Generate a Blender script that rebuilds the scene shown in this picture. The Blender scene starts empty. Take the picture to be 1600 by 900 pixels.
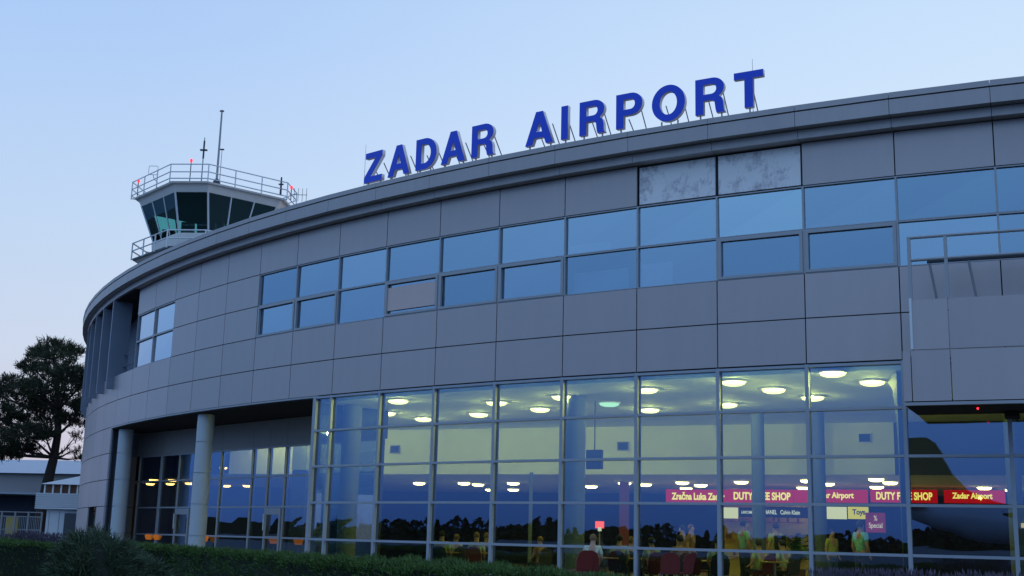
import bpy, math, random
from mathutils import Vector, Matrix
random.seed(7)
sc = bpy.context.scene
col = sc.collection
R_ = math.radians

# ------------------------------------------------------------------ camera
F_PX, PITCH, ROLL, EYE = 1907.42, 0.20434, -0.0253852, 1.6      # focal length in px of a 1600 px wide frame
cp, sp, cr, sr = math.cos(PITCH), math.sin(PITCH), math.cos(ROLL), math.sin(ROLL)
FW = Vector((0, cp, sp)); U0 = Vector((0, -sp, cp)); X0 = Vector((1, 0, 0))
RT = X0*cr - U0*sr; UP = X0*sr + U0*cr
cam_d = bpy.data.cameras.new('camera'); cam = bpy.data.objects.new('camera', cam_d); col.objects.link(cam)
cam_d.sensor_width = 36; cam_d.lens = 36*F_PX/1600; cam_d.clip_end = 5000; cam_d.clip_start = 0.1
M = Matrix.Identity(4)
for i in range(3):
    M[i][0] = RT[i]; M[i][1] = UP[i]; M[i][2] = -FW[i]
M.translation = Vector((0, 0, EYE)); cam.matrix_world = M
sc.camera = cam
sc.view_settings.view_transform = 'Standard'; sc.view_settings.look = 'None'
sc.view_settings.exposure = 0.0; sc.view_settings.gamma = 1.0
sc.cycles.max_bounces = 8; sc.cycles.transparent_max_bounces = 16; sc.cycles.sample_clamp_indirect = 4

# ------------------------------------------------------------------ world: clear dusk sky, afterglow behind the building on the right
SUN_AZ, SUN_EL = R_(38), R_(1.0)        # azimuth to the right of +Y
w = bpy.data.worlds.new('World'); sc.world = w; w.use_nodes = True
nt = w.node_tree; nt.nodes.clear()
def N(t, **k):
    n = nt.nodes.new(t)
    for a, b in k.items(): setattr(n, a, b)
    return n
def ramp(tree, stops):
    r = tree.nodes.new('ShaderNodeValToRGB'); e = r.color_ramp.elements
    while len(e) < len(stops): e.new(0.5)
    for el, (p, c) in zip(e, stops): el.position = p; el.color = (*c, 1)
    return r
tc = N('ShaderNodeTexCoord'); sep = N('ShaderNodeSeparateXYZ'); nt.links.new(tc.outputs['Generated'], sep.inputs[0])
dot = N('ShaderNodeVectorMath', operation='DOT_PRODUCT'); nt.links.new(tc.outputs['Generated'], dot.inputs[0])
dot.inputs[1].default_value = (math.sin(SUN_AZ), math.cos(SUN_AZ), 0)
front = ramp(nt, [(0, (.86, .78, .82)), (.05, (.82, .82, .92)), (.2, (.74, .86, 1.02)), (.42, (.60, .78, 1.0)), (1, (.22, .38, .74))])
side = ramp(nt, [(0, (.56, .46, .56)), (.05, (.62, .58, .70)), (.13, (.62, .70, .86)), (.24, (.54, .70, .93)), (.38, (.43, .62, .95)), (1, (.2, .36, .72))])
back = ramp(nt, [(0, (.10, .20, .46)), (.05, (.13, .29, .68)), (.15, (.22, .44, .86)), (.35, (.36, .66, 1.10)), (1, (.34, .50, .84))])
for r in (front, side, back): nt.links.new(sep.outputs['Z'], r.inputs[0])
m1 = N('ShaderNodeMapRange'); m1.inputs['From Min'].default_value = -.15; m1.inputs['From Max'].default_value = .5; m1.interpolation_type = 'SMOOTHSTEP'
m2 = N('ShaderNodeMapRange'); m2.inputs['From Min'].default_value = .45; m2.inputs['From Max'].default_value = 1.0; m2.interpolation_type = 'SMOOTHSTEP'
nt.links.new(dot.outputs['Value'], m1.inputs['Value']); nt.links.new(dot.outputs['Value'], m2.inputs['Value'])
x1 = N('ShaderNodeMix', data_type='RGBA'); x2 = N('ShaderNodeMix', data_type='RGBA')
nt.links.new(m1.outputs[0], x1.inputs[0]); nt.links.new(back.outputs[0], x1.inputs[6]); nt.links.new(side.outputs[0], x1.inputs[7])
nt.links.new(m2.outputs[0], x2.inputs[0]); nt.links.new(x1.outputs[2], x2.inputs[6]); nt.links.new(front.outputs[0], x2.inputs[7])
sky = N('ShaderNodeTexSky', sky_type='NISHITA'); sky.sun_disc = False; sky.sun_elevation = SUN_EL; sky.sun_rotation = SUN_AZ
bg1 = N('ShaderNodeBackground'); bg1.inputs['Strength'].default_value = .97; nt.links.new(x2.outputs[2], bg1.inputs[0])
bg2 = N('ShaderNodeBackground'); bg2.inputs['Strength'].default_value = .008; nt.links.new(sky.outputs[0], bg2.inputs[0])
ad = N('ShaderNodeAddShader'); out = N('ShaderNodeOutputWorld')
nt.links.new(bg1.outputs[0], ad.inputs[0]); nt.links.new(bg2.outputs[0], ad.inputs[1]); nt.links.new(ad.outputs[0], out.inputs[0])
sun_d = bpy.data.lights.new('sun', 'SUN'); sun_d.energy = .10; sun_d.angle = R_(25); sun_d.color = (1, .72, .62)
sun = bpy.data.objects.new('sun', sun_d); col.objects.link(sun)
sdir = Vector((math.sin(SUN_AZ)*math.cos(SUN_EL), math.cos(SUN_AZ)*math.cos(SUN_EL), math.sin(SUN_EL)))
sun.rotation_euler = (-sdir).to_track_quat('-Z', 'Y').to_euler()

# ------------------------------------------------------------------ pixel rays (1600 px photo) -> real points at a chosen distance
def ray(x, y): return FW + RT*((x-800)/F_PX) - UP*((y-450)/F_PX)
def at(x, y, Y):
    d = ray(x, y); p = d*(Y/d.y); return Vector((p.x, p.y, p.z+EYE))
def at_z(x, y, z):
    d = ray(x, y); p = d*((z-EYE)/d.z); return Vector((p.x, p.y, z))

# ------------------------------------------------------------------ materials
def mat(name, base=(.5, .5, .5), rough=.6, metal=0.0, noise=0.0, nscale=4.0, island=0.0, bump=0.0, bscale=60.0, emit=None, estr=0.0, spec=.5, streak=False):
    m = bpy.data.materials.new(name); m.use_nodes = True; t = m.node_tree; b = t.nodes['Principled BSDF']
    b.inputs['Base Color'].default_value = (*base, 1); b.inputs['Roughness'].default_value = rough; b.inputs['Metallic'].default_value = metal
    b.inputs['Specular IOR Level'].default_value = spec
    if noise or island:
        tcn = t.nodes.new('ShaderNodeTexCoord'); nz = t.nodes.new('ShaderNodeTexNoise'); nz.inputs['Scale'].default_value = nscale; nz.inputs['Detail'].default_value = 6
        if streak:
            mp = t.nodes.new('ShaderNodeMapping'); mp.inputs['Scale'].default_value = (3, 3, .35)
            t.links.new(tcn.outputs['Object'], mp.inputs[0]); t.links.new(mp.outputs[0], nz.inputs['Vector'])
        else: t.links.new(tcn.outputs['Object'], nz.inputs['Vector'])
        geo = t.nodes.new('ShaderNodeNewGeometry')
        a = t.nodes.new('ShaderNodeMath'); a.operation = 'MULTIPLY_ADD'; a.inputs[1].default_value = 2*noise; a.inputs[2].default_value = 1-noise
        t.links.new(nz.outputs[0], a.inputs[0])
        c = t.nodes.new('ShaderNodeMath'); c.operation = 'MULTIPLY_ADD'; c.inputs[1].default_value = 2*island; c.inputs[2].default_value = 1-island
        t.links.new(geo.outputs['Random Per Island'], c.inputs[0])
        d = t.nodes.new('ShaderNodeMath'); d.operation = 'MULTIPLY'; t.links.new(a.outputs[0], d.inputs[0]); t.links.new(c.outputs[0], d.inputs[1])
        h = t.nodes.new('ShaderNodeHueSaturation'); h.inputs['Color'].default_value = (*base, 1); t.links.new(d.outputs[0], h.inputs['Value'])
        t.links.new(h.outputs[0], b.inputs['Base Color'])
    if bump:
        tcn = t.nodes.new('ShaderNodeTexCoord'); nb = t.nodes.new('ShaderNodeTexNoise'); nb.inputs['Scale'].default_value = bscale; nb.inputs['Detail'].default_value = 4
        t.links.new(tcn.outputs['Object'], nb.inputs['Vector'])
        bn = t.nodes.new('ShaderNodeBump'); bn.inputs['Strength'].default_value = bump; bn.inputs['Distance'].default_value = .02
        t.links.new(nb.outputs[0], bn.inputs['Height']); t.links.new(bn.outputs[0], b.inputs['Normal'])
    if emit: b.inputs['Emission Color'].default_value = (*emit, 1); b.inputs['Emission Strength'].default_value = estr
    return m
def glass(name, refl, tint, gcol=(1, 1, 1)):
    m = bpy.data.materials.new(name); m.use_nodes = True; t = m.node_tree; t.nodes.clear()
    o = t.nodes.new('ShaderNodeOutputMaterial'); mx = t.nodes.new('ShaderNodeMixShader')
    tr = t.nodes.new('ShaderNodeBsdfTransparent'); tr.inputs[0].default_value = (*tint, 1)
    gl = t.nodes.new('ShaderNodeBsdfAnisotropic'); gl.inputs['Roughness'].default_value = 0.0; gl.inputs[0].default_value = (*gcol, 1)
    fr = t.nodes.new('ShaderNodeFresnel'); fr.inputs[0].default_value = 1.5
    a = t.nodes.new('ShaderNodeMath'); a.operation = 'MULTIPLY_ADD'; a.inputs[1].default_value = 1-refl; a.inputs[2].default_value = refl; a.use_clamp = True
    # gentle waviness of real float glass
    tcn = t.nodes.new('ShaderNodeTexCoord'); nb = t.nodes.new('ShaderNodeTexNoise'); nb.inputs['Scale'].default_value = .9; nb.inputs['Detail'].default_value = 1
    bn = t.nodes.new('ShaderNodeBump'); bn.inputs['Strength'].default_value = .25; bn.inputs['Distance'].default_value = .004
    t.links.new(tcn.outputs['Object'], nb.inputs['Vector']); t.links.new(nb.outputs[0], bn.inputs['Height']); t.links.new(bn.outputs[0], gl.inputs['Normal'])
    t.links.new(fr.outputs[0], a.inputs[0]); t.links.new(a.outputs[0], mx.inputs[0])
    t.links.new(tr.outputs[0], mx.inputs[1]); t.links.new(gl.outputs[0], mx.inputs[2]); t.links.new(mx.outputs[0], o.inputs[0])
    return m
def emis(name, c, s):
    m = bpy.data.materials.new(name); m.use_nodes = True; t = m.node_tree; t.nodes.clear()
    o = t.nodes.new('ShaderNodeOutputMaterial'); e = t.nodes.new('ShaderNodeEmission'); e.inputs[0].default_value = (*c, 1); e.inputs[1].default_value = s
    t.links.new(e.outputs[0], o.inputs[0]); return m
def lampmat(name, c, s):      # diffuser: glows itself and lets the bulb's light through
    m = emis(name, c, s); t = m.node_tree; o = t.nodes['Material Output'] if 'Material Output' in t.nodes else [n for n in t.nodes if n.type == 'OUTPUT_MATERIAL'][0]
    e = [n for n in t.nodes if n.type == 'EMISSION'][0]; tr = t.nodes.new('ShaderNodeBsdfTransparent'); mx = t.nodes.new('ShaderNodeMixShader'); mx.inputs[0].default_value = .5
    t.links.new(tr.outputs[0], mx.inputs[1]); t.links.new(e.outputs[0], mx.inputs[2]); t.links.new(mx.outputs[0], o.inputs[0]); return m
MT = dict(
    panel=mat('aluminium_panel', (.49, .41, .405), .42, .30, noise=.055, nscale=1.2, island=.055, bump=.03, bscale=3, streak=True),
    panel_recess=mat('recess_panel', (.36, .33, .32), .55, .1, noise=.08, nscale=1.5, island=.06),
    cornice=mat('cornice_sheet', (.44, .385, .385), .5, .3, noise=.10, nscale=1.6, island=.03, streak=True),
    backing=mat('dark_joint', (.03, .03, .035), .9),
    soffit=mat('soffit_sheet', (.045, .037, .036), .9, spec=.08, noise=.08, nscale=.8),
    frame=mat('window_frame_paint', (.38, .37, .39), .4, .2, noise=.05, nscale=3),
    mullion=mat('mullion_paint', (.37, .38, .43), .4, .2, noise=.06, nscale=2),
    column=mat('column_cladding', (.50, .52, .55), .45, .15, noise=.07, nscale=2, streak=True, bump=.05, bscale=8),
    hall_col=mat('hall_column_paint', (.10, .13, .17), .6, noise=.05),
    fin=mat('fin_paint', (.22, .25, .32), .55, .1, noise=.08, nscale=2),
    roof=mat('roof_membrane', (.20, .20, .20), .9, noise=.2, nscale=.5),
    hall_wall=mat('cream_plaster', (.80, .82, .62), .8, noise=.03, nscale=.8),
    hall_ceiling=mat('ceiling_paint', (.80, .86, .76), .8, noise=.02),
    dark_in=mat('dim_interior', (.035, .045, .07), .8, noise=.2, nscale=.6),
    room=mat('office_interior', (.05, .06, .08), .8, noise=.3, nscale=.4),
    floor_in=mat('hall_floor_tile', (.34, .30, .24), .3, noise=.15, nscale=2),
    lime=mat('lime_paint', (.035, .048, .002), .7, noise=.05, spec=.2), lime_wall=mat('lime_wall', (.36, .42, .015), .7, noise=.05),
    blind=mat('beige_blind', (.74, .54, .50), .8, noise=.05),
    white=mat('white_metal', (.80, .79, .80), .45, noise=.06, nscale=3),
    cream_metal=mat('cream_metal', (.88, .80, .73), .55, noise=.10, nscale=2),
    dark_metal=mat('dark_metal', (.05, .055, .07), .5),
    steel=mat('galvanised_steel', (.32, .32, .34), .45, .6, noise=.15, nscale=8),
    letter_blue=mat('letter_blue', (.018, .075, .72), .45, noise=.06, nscale=4, spec=.4),
    letter_side=mat('letter_return', (.80, .70, .67), .55, noise=.12, nscale=6),
    bark=mat('pine_bark', (.05, .035, .028), .95, noise=.35, nscale=3, bump=.6, bscale=12),
    needles=mat('pine_needles', (.034, .040, .015), .8, island=.4),
    hedge=mat('hedge_leaf', (.058, .115, .016), .7, island=.45),
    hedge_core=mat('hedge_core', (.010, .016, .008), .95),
    bush=mat('spiky_leaf', (.055, .085, .040), .6, island=.35),
    lavender=mat('lavender_stem', (.06, .07, .05), .8, island=.4),
    lavender_tip=mat('lavender_flower', (.10, .075, .11), .8, island=.4),
    palm=mat('palm_leaf', (.04, .12, .025), .5, island=.3),
    pot=mat('plant_pot', (.20, .09, .05), .7, noise=.1),
    asphalt=mat('asphalt', (.05, .05, .052), .9, noise=.25, nscale=1.2, bump=.3, bscale=80),
    paving=mat('paving', (.22, .21, .20), .85, noise=.2, nscale=2, bump=.2, bscale=30),
    soil=mat('lawn_soil', (.035, .05, .02), .95, noise=.4, nscale=2),
    trees=mat('far_trees', (.016, .024, .012), .9, island=.4),
    hall_grey=mat('hangar_wall', (.30, .27, .27), .7, noise=.06),
    hall_roof=mat('hangar_roof', (.36, .40, .47), .5, noise=.05, nscale=.5),
    yellow=mat('yellow_paint', (.5, .33, .02), .5, noise=.05),
    kiosk=mat('kiosk_panel', (.66, .66, .68), .5, noise=.07, nscale=2),
    tower_glass=glass('tower_glass', .14, (.40, .78, .75), (.35, .55, .55)),
    glass_up=glass('window_glass', .42, (.50, .56, .60), (.62, .82, 1.0)),
    glass_lo=glass('curtain_glass', .28, (.68, .80, .60), (.42, .62, .98)),
    glass_port=glass('portico_glass', .34, (.66, .72, .62), (.46, .66, 1.0)),
    lamp=lampmat('hall_lamp', (1.0, .90, .34), 5.0), lamp_dim=emis('hall_lamp_dim', (.5, .9, .6), 1.6), lamp_warm=emis('warm_lamp', (1.0, .62, .20), 7),
    lamp_low=emis('shop_lamp', (1.0, .80, .36), 13),
    red=emis('beacon_red', (1.0, .03, .05), 2.6), orange=emis('table_lamp_glow', (1.0, .30, .05), .30),
    sign_red=emis('sign_red', (.80, .003, .001), .72), sign_text=emis('sign_lettering', (1.0, .80, .20), 1.6), sign_cream=emis('sign_cream', (.9, .85, .50), 1.1),
    sign_yellow=emis('sign_yellow', (.95, .78, .03), 1.0), sign_magenta=mat('poster_magenta', (.45, .03, .12), .6, emit=(.45, .02, .08), estr=.22), text_white=emis('white_lettering', (.95, .95, .85), 1.0),
    sign_black=mat('sign_black', (.015, .015, .02), .5), ink_red=mat('ink_red', (.45, .02, .02), .6), ink_blue=mat('ink_blue', (.03, .10, .35), .6), ink=mat('ink_grey', (.25, .22, .15), .6),
    shop_wall=mat('shop_back_wall', (.60, .48, .14), .7, noise=.2, nscale=1.5),
    skin=mat('skin', (.46, .26, .18), .6), hair=mat('hair', (.02, .014, .01), .8), hair_fair=mat('fair_hair', (.16, .09, .04), .8),
    mint=mat('mint_shirt', (.26, .46, .36), .85, noise=.05), yellowshirt=mat('yellow_shirt', (.42, .44, .12), .85, noise=.05), paleshirt=mat('pale_shirt', (.50, .54, .40), .85, noise=.05),
    patterned=mat('patterned_shirt', (.24, .13, .07), .85, noise=.6, nscale=30), teal=mat('teal_shirt', (.20, .48, .42), .85), trousers=mat('dark_trousers', (.025, .025, .03), .9), jeans=mat('jeans', (.06, .09, .16), .9),
    red_chair=mat('red_chair', (.16, .015, .012), .5, noise=.05), dark_chair=mat('dark_chair', (.03, .03, .035), .5), wood=mat('table_top', (.30, .17, .08), .4, noise=.2),
    plane_white=mat('aircraft_white', (.26, .35, .45), .3, noise=.04), plane_dark=mat('aircraft_dark', (.018, .016, .02), .4), cabin_light=emis('cabin_light', (1, .62, .25), 3),
    strap=mat('strap_black', (.01, .01, .012), .8), black=mat('black_plastic', (.02, .02, .022), .4),
)
def concrete():
    m = bpy.data.materials.new('stained_concrete'); m.use_nodes = True; t = m.node_tree; b = t.nodes['Principled BSDF']; b.inputs['Roughness'].default_value = .75
    tcn = t.nodes.new('ShaderNodeTexCoord'); n1 = t.nodes.new('ShaderNodeTexNoise'); n1.inputs['Scale'].default_value = 2.4; n1.inputs['Detail'].default_value = 10; n1.inputs['Roughness'].default_value = .72
    n2 = t.nodes.new('ShaderNodeTexNoise'); n2.inputs['Scale'].default_value = 11; n2.inputs['Detail'].default_value = 6
    mp = t.nodes.new('ShaderNodeMapping'); mp.inputs['Scale'].default_value = (1.6, 1.6, .6)
    t.links.new(tcn.outputs['Object'], n1.inputs['Vector']); t.links.new(tcn.outputs['Object'], mp.inputs[0]); t.links.new(mp.outputs[0], n2.inputs['Vector'])
    ad = t.nodes.new('ShaderNodeMath'); ad.operation = 'MULTIPLY_ADD'; ad.inputs[1].default_value = .22; t.links.new(n2.outputs[0], ad.inputs[0]); t.links.new(n1.outputs[0], ad.inputs[2])  # two octaves of staining
    r = ramp(t, [(.40, (.42, .38, .40)), (.52, (.76, .68, .69)), (.61, (1.0, .92, .90))]); t.links.new(ad.outputs[0], r.inputs[0]); t.links.new(r.outputs[0], b.inputs['Base Color'])
    return m
MT['concrete'] = concrete()

# ------------------------------------------------------------------ mesh helpers
class MB:
    def __init__(s): s.v = []; s.f = []
    def add(s, vs, fs):
        o = len(s.v); s.v += [tuple(v) for v in vs]; s.f += [tuple(i+o for i in f) for f in fs]; return s
    def hexa(s, p):   # 8 points: bottom 4, top 4
        return s.add(p, [(0, 3, 2, 1), (4, 5, 6, 7), (0, 1, 5, 4), (1, 2, 6, 5), (2, 3, 7, 6), (3, 0, 4, 7)])
    def box(s, c, size, ax=None, ay=None):
        ax = Vector(ax or (1, 0, 0)).normalized(); ay = Vector(ay).normalized() if ay else Vector((-ax.y, ax.x, 0)).normalized(); az = ax.cross(ay)
        c = Vector(c); hx, hy, hz = [q/2 for q in size]
        return s.hexa([c+ax*a*hx+ay*b*hy+az*d*hz for d in (-1, 1) for a, b in ((-1, -1), (1, -1), (1, 1), (-1, 1))])
    def prism(s, pts, z0, z1):
        n = len(pts); vs = [(p[0], p[1], z0) for p in pts]+[(p[0], p[1], z1) for p in pts]
        return s.add(vs, [tuple(range(n-1, -1, -1)), tuple(range(n, 2*n))]+[(i, (i+1) % n, n+(i+1) % n, n+i) for i in range(n)])
    def tube(s, a, b, r, r2=None, n=8):
        a = Vector(a); b = Vector(b); r2 = r if r2 is None else r2; d = (b-a).normalized()
        u = d.orthogonal().normalized(); v = d.cross(u); vs = []
        for q, rr in ((a, r), (b, r2)):
            for i in range(n):
                t = 2*math.pi*i/n; vs.append(q+u*math.cos(t)*rr+v*math.sin(t)*rr)
        return s.add(vs, [tuple(range(n-1, -1, -1)), tuple(range(n, 2*n))]+[(i, (i+1) % n, n+(i+1) % n, n+i) for i in range(n)])
    def path(s, pts, r, n=6):
        for a, b in zip(pts[:-1], pts[1:]): s.tube(a, b, r, n=n)
        return s
    def lathe(s, prof, n=24, c=(0, 0, 0), ax=None):   # prof [(r, h)], axis ax
        c = Vector(c); d = Vector(ax or (0, 0, 1)).normalized(); u = d.orthogonal().normalized(); v = d.cross(u); vs = []
        for r, h in prof:
            for i in range(n):
                t = 2*math.pi*i/n; vs.append(c+d*h+(u*math.cos(t)+v*math.sin(t))*r)
        fs = [(j*n+i, j*n+(i+1) % n, (j+1)*n+(i+1) % n, (j+1)*n+i) for j in range(len(prof)-1) for i in range(n)]
        fs += [tuple(range(n-1, -1, -1)), tuple((len(prof)-1)*n+i for i in range(n))]
        return s.add(vs, fs)
    def build(s, name, m, parent=None, world=True, smooth=False, label=None):
        off = Vector()
        if parent is not None and world:
            p = parent
            while p is not None: off += p.location; p = p.parent
        me = bpy.data.meshes.new(name); me.from_pydata([(x-off.x, y-off.y, z-off.z) for x, y, z in s.v], [], s.f); me.update()
        me.materials.append(MT[m] if isinstance(m, str) else m)
        if smooth:
            me.polygons.foreach_set('use_smooth', [True]*len(me.polygons))
            if smooth == 'auto': me.set_sharp_from_angle(angle=R_(40))
        o = bpy.data.objects.new(name, me); col.objects.link(o); o.parent = parent
        if label: o['label'] = label
        return o
def tag(o, label=None, cat=None, group=None, kind=None):
    for k, v in (('label', label), ('category', cat), ('group', group), ('kind', kind)):
        if v: o[k] = v
    return o
def thing(name, loc, label, cat, group=None, rz=0):
    o = bpy.data.objects.new(name, None); col.objects.link(o); o.location = loc; o.rotation_euler.z = rz; o.empty_display_size = .3
    return tag(o, label, cat, group)
def copy_tree(o, parent=None):
    kids = [c for c in bpy.data.objects if c.parent == o]
    c = o.copy(); col.objects.link(c); c.parent = parent
    for k in kids: copy_tree(k, c)
    return c

# ------------------------------------------------------------------ building grid: circle in plan, bays of 2.1 degrees, storeys of 1.1 m
RAD = 60.3445; CX, CY = 35.5154, 81.982; TH0, DTH = -26.0481, 2.09679
def lev(i): return 1.505+1.1*i
def J(k, r=RAD, z=0.0):
    a = R_(TH0-DTH*k); return Vector((CX+r*math.sin(a), CY-r*math.cos(a), z))
def panel(mb, k0, k1, z0, z1, r=RAD, th=.05, gap=.014):   # flat panel between joints k0 < k1 (k grows to the left)
    a, b = J(k1, r), J(k0, r); t = (b-a).normalized(); a += t*gap; b -= t*gap; n = Vector((-t.y, t.x, 0))   # inward
    z0 += gap; z1 -= gap
    mb.hexa([Vector((p.x, p.y, z)) for z in (z0, z1) for p in (a, b, b+n*th, a+n*th)])
def ring(mb, k0, k1, r0, r1, z0, z1, step=1.0, gap=0.0):   # solid ring piece, chord by chord
    k = k0
    while k < k1-1e-6:
        kk = min(k1, math.floor(k/step+1e-6)*step+step); a0, b0, a1, b1 = J(kk, r0), J(k, r0), J(kk, r1), J(k, r1)
        t = (b0-a0).normalized()*gap
        mb.hexa([Vector((p.x, p.y, z)) for z in (z0, z1) for p in (a1+t, b1-t, b0-t, a0+t)]); k = kk
    return mb
def strip(mb, k0, k1, r0, r1, z0, z1, step=1.0):           # one continuous curved solid
    ks = [k0]; k = math.floor(k0/step)*step+step
    while k < k1-1e-6: ks.append(k); k += step
    ks.append(k1); n = len(ks); vs = []
    for r, z in ((r1, z0), (r0, z0), (r0, z1), (r1, z1)):
        vs += [J(k, r, z) for k in ks]
    fs = []
    for q in range(4):
        q2 = (q+1) % 4
        fs += [(q*n+i, q*n+i+1, q2*n+i+1, q2*n+i) for i in range(n-1)]
    fs += [(0, n, 2*n, 3*n), (n-1, 4*n-1, 3*n-1, 2*n-1)]
    mb.add(vs, fs); return mb
def radial_box(mb, k, r0, r1, width, z0, z1):
    a, b = J(k, r0), J(k, r1); d = (b-a); L = d.length; c = (a+b)/2; mb.box((c.x, c.y, (z0+z1)/2), (L, width, z1-z0), ax=d); return mb

KL, KR = 26, -6
# ------------------------------------------------------------------ ground (setting)
g = MB().box((0, 200, -.25), (1600, 1600, .5)).build('ground', 'asphalt'); tag(g, kind='structure')
lawn = MB().prism([(-34, 8), (16, 8), (16, 20.5), (5, 24.5), (-4, 30), (-12, 38), (-34, 50)], .004, .10).build('lawn', 'soil'); tag(lawn, kind='structure')
apr = ring(MB(), KR, KL, RAD-.4, RAD+4.2, .02, .45, step=1).build('terrace', 'paving'); tag(apr, kind='structure')

# ------------------------------------------------------------------ terminal building
B = thing('terminal_building', (CX, CY, 0), 'curved airport terminal clad in grey panels with blue mirrored windows and a tall glazed hall', 'building')
WIN_BAYS = list(range(-6, 10))
def is_win(k): return k < 10
for i, nm in ((4, 'wall_cladding'), (5, 'wall_cladding'), (6, 'wall_cladding'), (7, 'wall_cladding'), (8, 'wall_cladding')):
    mb = MB()
    for k in range(KR, KL):
        if i in (6, 7) and (is_win(k) or k in (13, 14)): continue
        if i in (6, 7, 8) and k >= 15: continue
        if i == 8 and k in (1, 2): continue
        panel(mb, k, k+1, lev(i), lev(i+1))
    mb.build(nm, 'panel', B)
for ks_ in ((16, 17), (17, KL)):   # full-height cladding of the left end, down to the ground
  mb = MB()
  for k in range(*ks_):
    for i in (-1, 0, 1, 2, 3):
        z0, z1 = (.46, lev(0)) if i < 0 else (lev(i), lev(i+1))
        if i < 1 and k == 17: continue
        panel(mb, max(k, 16.2), k+1, z0, z1)
  mb.build('wall_cladding', 'panel', B)
for i, k in enumerate((1, 2)):
    mb = MB(); panel(mb, k, k+1, lev(8), lev(9), RAD-.05, .05, .045); mb.build('bare_concrete_panel', 'concrete', B, label='stained bare concrete where a cladding panel is missing')
# dark backing behind the joints
mb = MB(); strip(mb, KR, 15, RAD-.25, RAD-.052, lev(4)-.02, lev(6)-.01); strip(mb, KR, 15, RAD-.25, RAD-.101, lev(8)+.01, lev(9)); strip(mb, 10, 13, RAD-.25, RAD-.052, lev(6)-.005, lev(8)+.005)
strip(mb, 15, KL, RAD-.25, RAD-.052, lev(4)-.02, lev(6)-.01); strip(mb, 16.25, 17, RAD-.25, RAD-.052, .45, lev(4)-.025); strip(mb, 18, KL, RAD-.25, RAD-.052, .45, lev(4)-.025); strip(mb, 17, 18, RAD-.25, RAD-.052, lev(1), lev(4)-.025)
mb.build('backing_wall', 'backing', B)
# rooms behind the upper windows
mb = MB(); strip(mb, KR, 15.05, RAD-3.2, RAD-3.0, lev(4), lev(9)); strip(mb, KR, 15.05, RAD-3.0, RAD-.26, lev(6)-.12, lev(6)-.02); strip(mb, KR, 15.05, RAD-3.0, RAD-.26, lev(8)+.02, lev(8)+.1)
mb.build('office_wall', 'room', B)
# cornice: lower band, upper band, cap
ring(MB(), KR, KL, RAD-.3, RAD+.30, lev(9)+.012, 11.64, gap=.006).build('cornice_lower_band', 'cornice', B)
ring(MB(), KR, KL, RAD-.28, RAD+.56, 11.655, 12.02, gap=.006).build('cornice_upper_band', 'cornice', B)
mb = strip(MB(), KR, KL, RAD-.4, RAD+.50, 12.021, 12.05); strip(mb, KR, KL, RAD-.4, RAD-.255, 12.0505, 12.185); strip(mb, KR, KL, RAD-.4, RAD-.301, 11.42, 12.02); mb.build('cornice_groove', 'backing', B)
ring(MB(), KR, KL, RAD-.25, RAD+.58, 12.051, 12.19, gap=.005).build('cornice_cap', 'cornice', B)
# roof: closed sheet behind the cap
rp = [J(k, RAD-.2) for k in range(KR, KL+1)]+[Vector((-5, 118, 0)), Vector((48, 105, 0))]
MB().prism([(p.x, p.y) for p in rp], 11.85, 12.0).build('roof', 'roof', B)
MB().prism([(p.x, p.y) for p in [J(KL, RAD-.2), J(KL, RAD-.5), Vector((-4.6, 117.6, 0)), Vector((-5, 118, 0))]][::-1], 0, 11.85).build('rear_wall', 'panel_recess', B)
# upper windows
def window(k0, k1, z0, z1, opening=False, blind=None, gm='glass_up', fw=.024, rr=RAD-.02):
    a, b = J(k1, rr), J(k0, rr); t = (b-a).normalized(); n = Vector((-t.y, t.x, 0)); L = (b-a).length; c = (a+b)/2
    fr = MB(); d = .11
    def bar(x0, x1, q0, q1, front=0.0, dd=d):
        cc = a+t*((x0+x1)/2)+n*(front+dd/2); fr.box((cc.x, cc.y, (q0+q1)/2), (x1-x0, dd, q1-q0), ax=t, ay=n)
    bar(0, fw, z0, z1); bar(L-fw, L, z0, z1); bar(fw, L-fw, z0, z0+fw*.8); bar(fw, L-fw, z1-fw*1.3, z1)
    if opening:
        e = .085; f0 = -.02
        bar(fw+.004, fw+e, z0+fw, z1-fw*1.3-.004, f0, .08); bar(L-fw-e, L-fw-.004, z0+fw, z1-fw*1.3-.004, f0, .08)
        bar(fw+e, L-fw-e, z0+fw, z0+fw+e*.8, f0, .08); bar(fw+e, L-fw-e, z1-fw*1.3-e*.8, z1-fw*1.3-.004, f0, .08)
    o = fr.build('window', 'frame', B)
    j = [random.uniform(-.005, .005) for _ in range(4)]; off = .07
    q = [a+t*fw+n*(off+j[0]), b-t*fw+n*(off+j[1]), b-t*fw+n*(off+j[2]), a+t*fw+n*(off+j[3])]
    zz = (z0, z0, z1, z1)
    MB().add([Vector((p.x, p.y, z)) for p, z in zip(q, zz)], [(0, 1, 2, 3)]).build('pane', gm, o)
    if blind:
        x0, x1, q0, q1 = blind; bl = MB(); p0 = a+t*(x0*L)+n*.16; p1 = a+t*(x1*L)+n*.16
        bl.hexa([Vector((p.x, p.y, z)) for z in (q0, q1) for p in (p0, p1, p1+n*.01, p0+n*.01)]); bl.build('blind', 'white' if blind_white else 'blind', o)
    return o
MT['glass_up_b'] = glass('window_glass_b', .37, (.46, .52, .56), (.58, .80, 1.0)); MT['glass_up_c'] = glass('window_glass_c', .47, (.50, .56, .60), (.66, .85, 1.0)); MT['glass_up_d'] = glass('window_glass_d', .54, (.5, .56, .6), (.70, .90, 1.0))
GV = lambda: random.choice(('glass_up', 'glass_up', 'glass_up_b', 'glass_up_c'))
blind_white = True
OPEN = {9, 8, 6, 5, 4, 1, 0}
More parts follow.
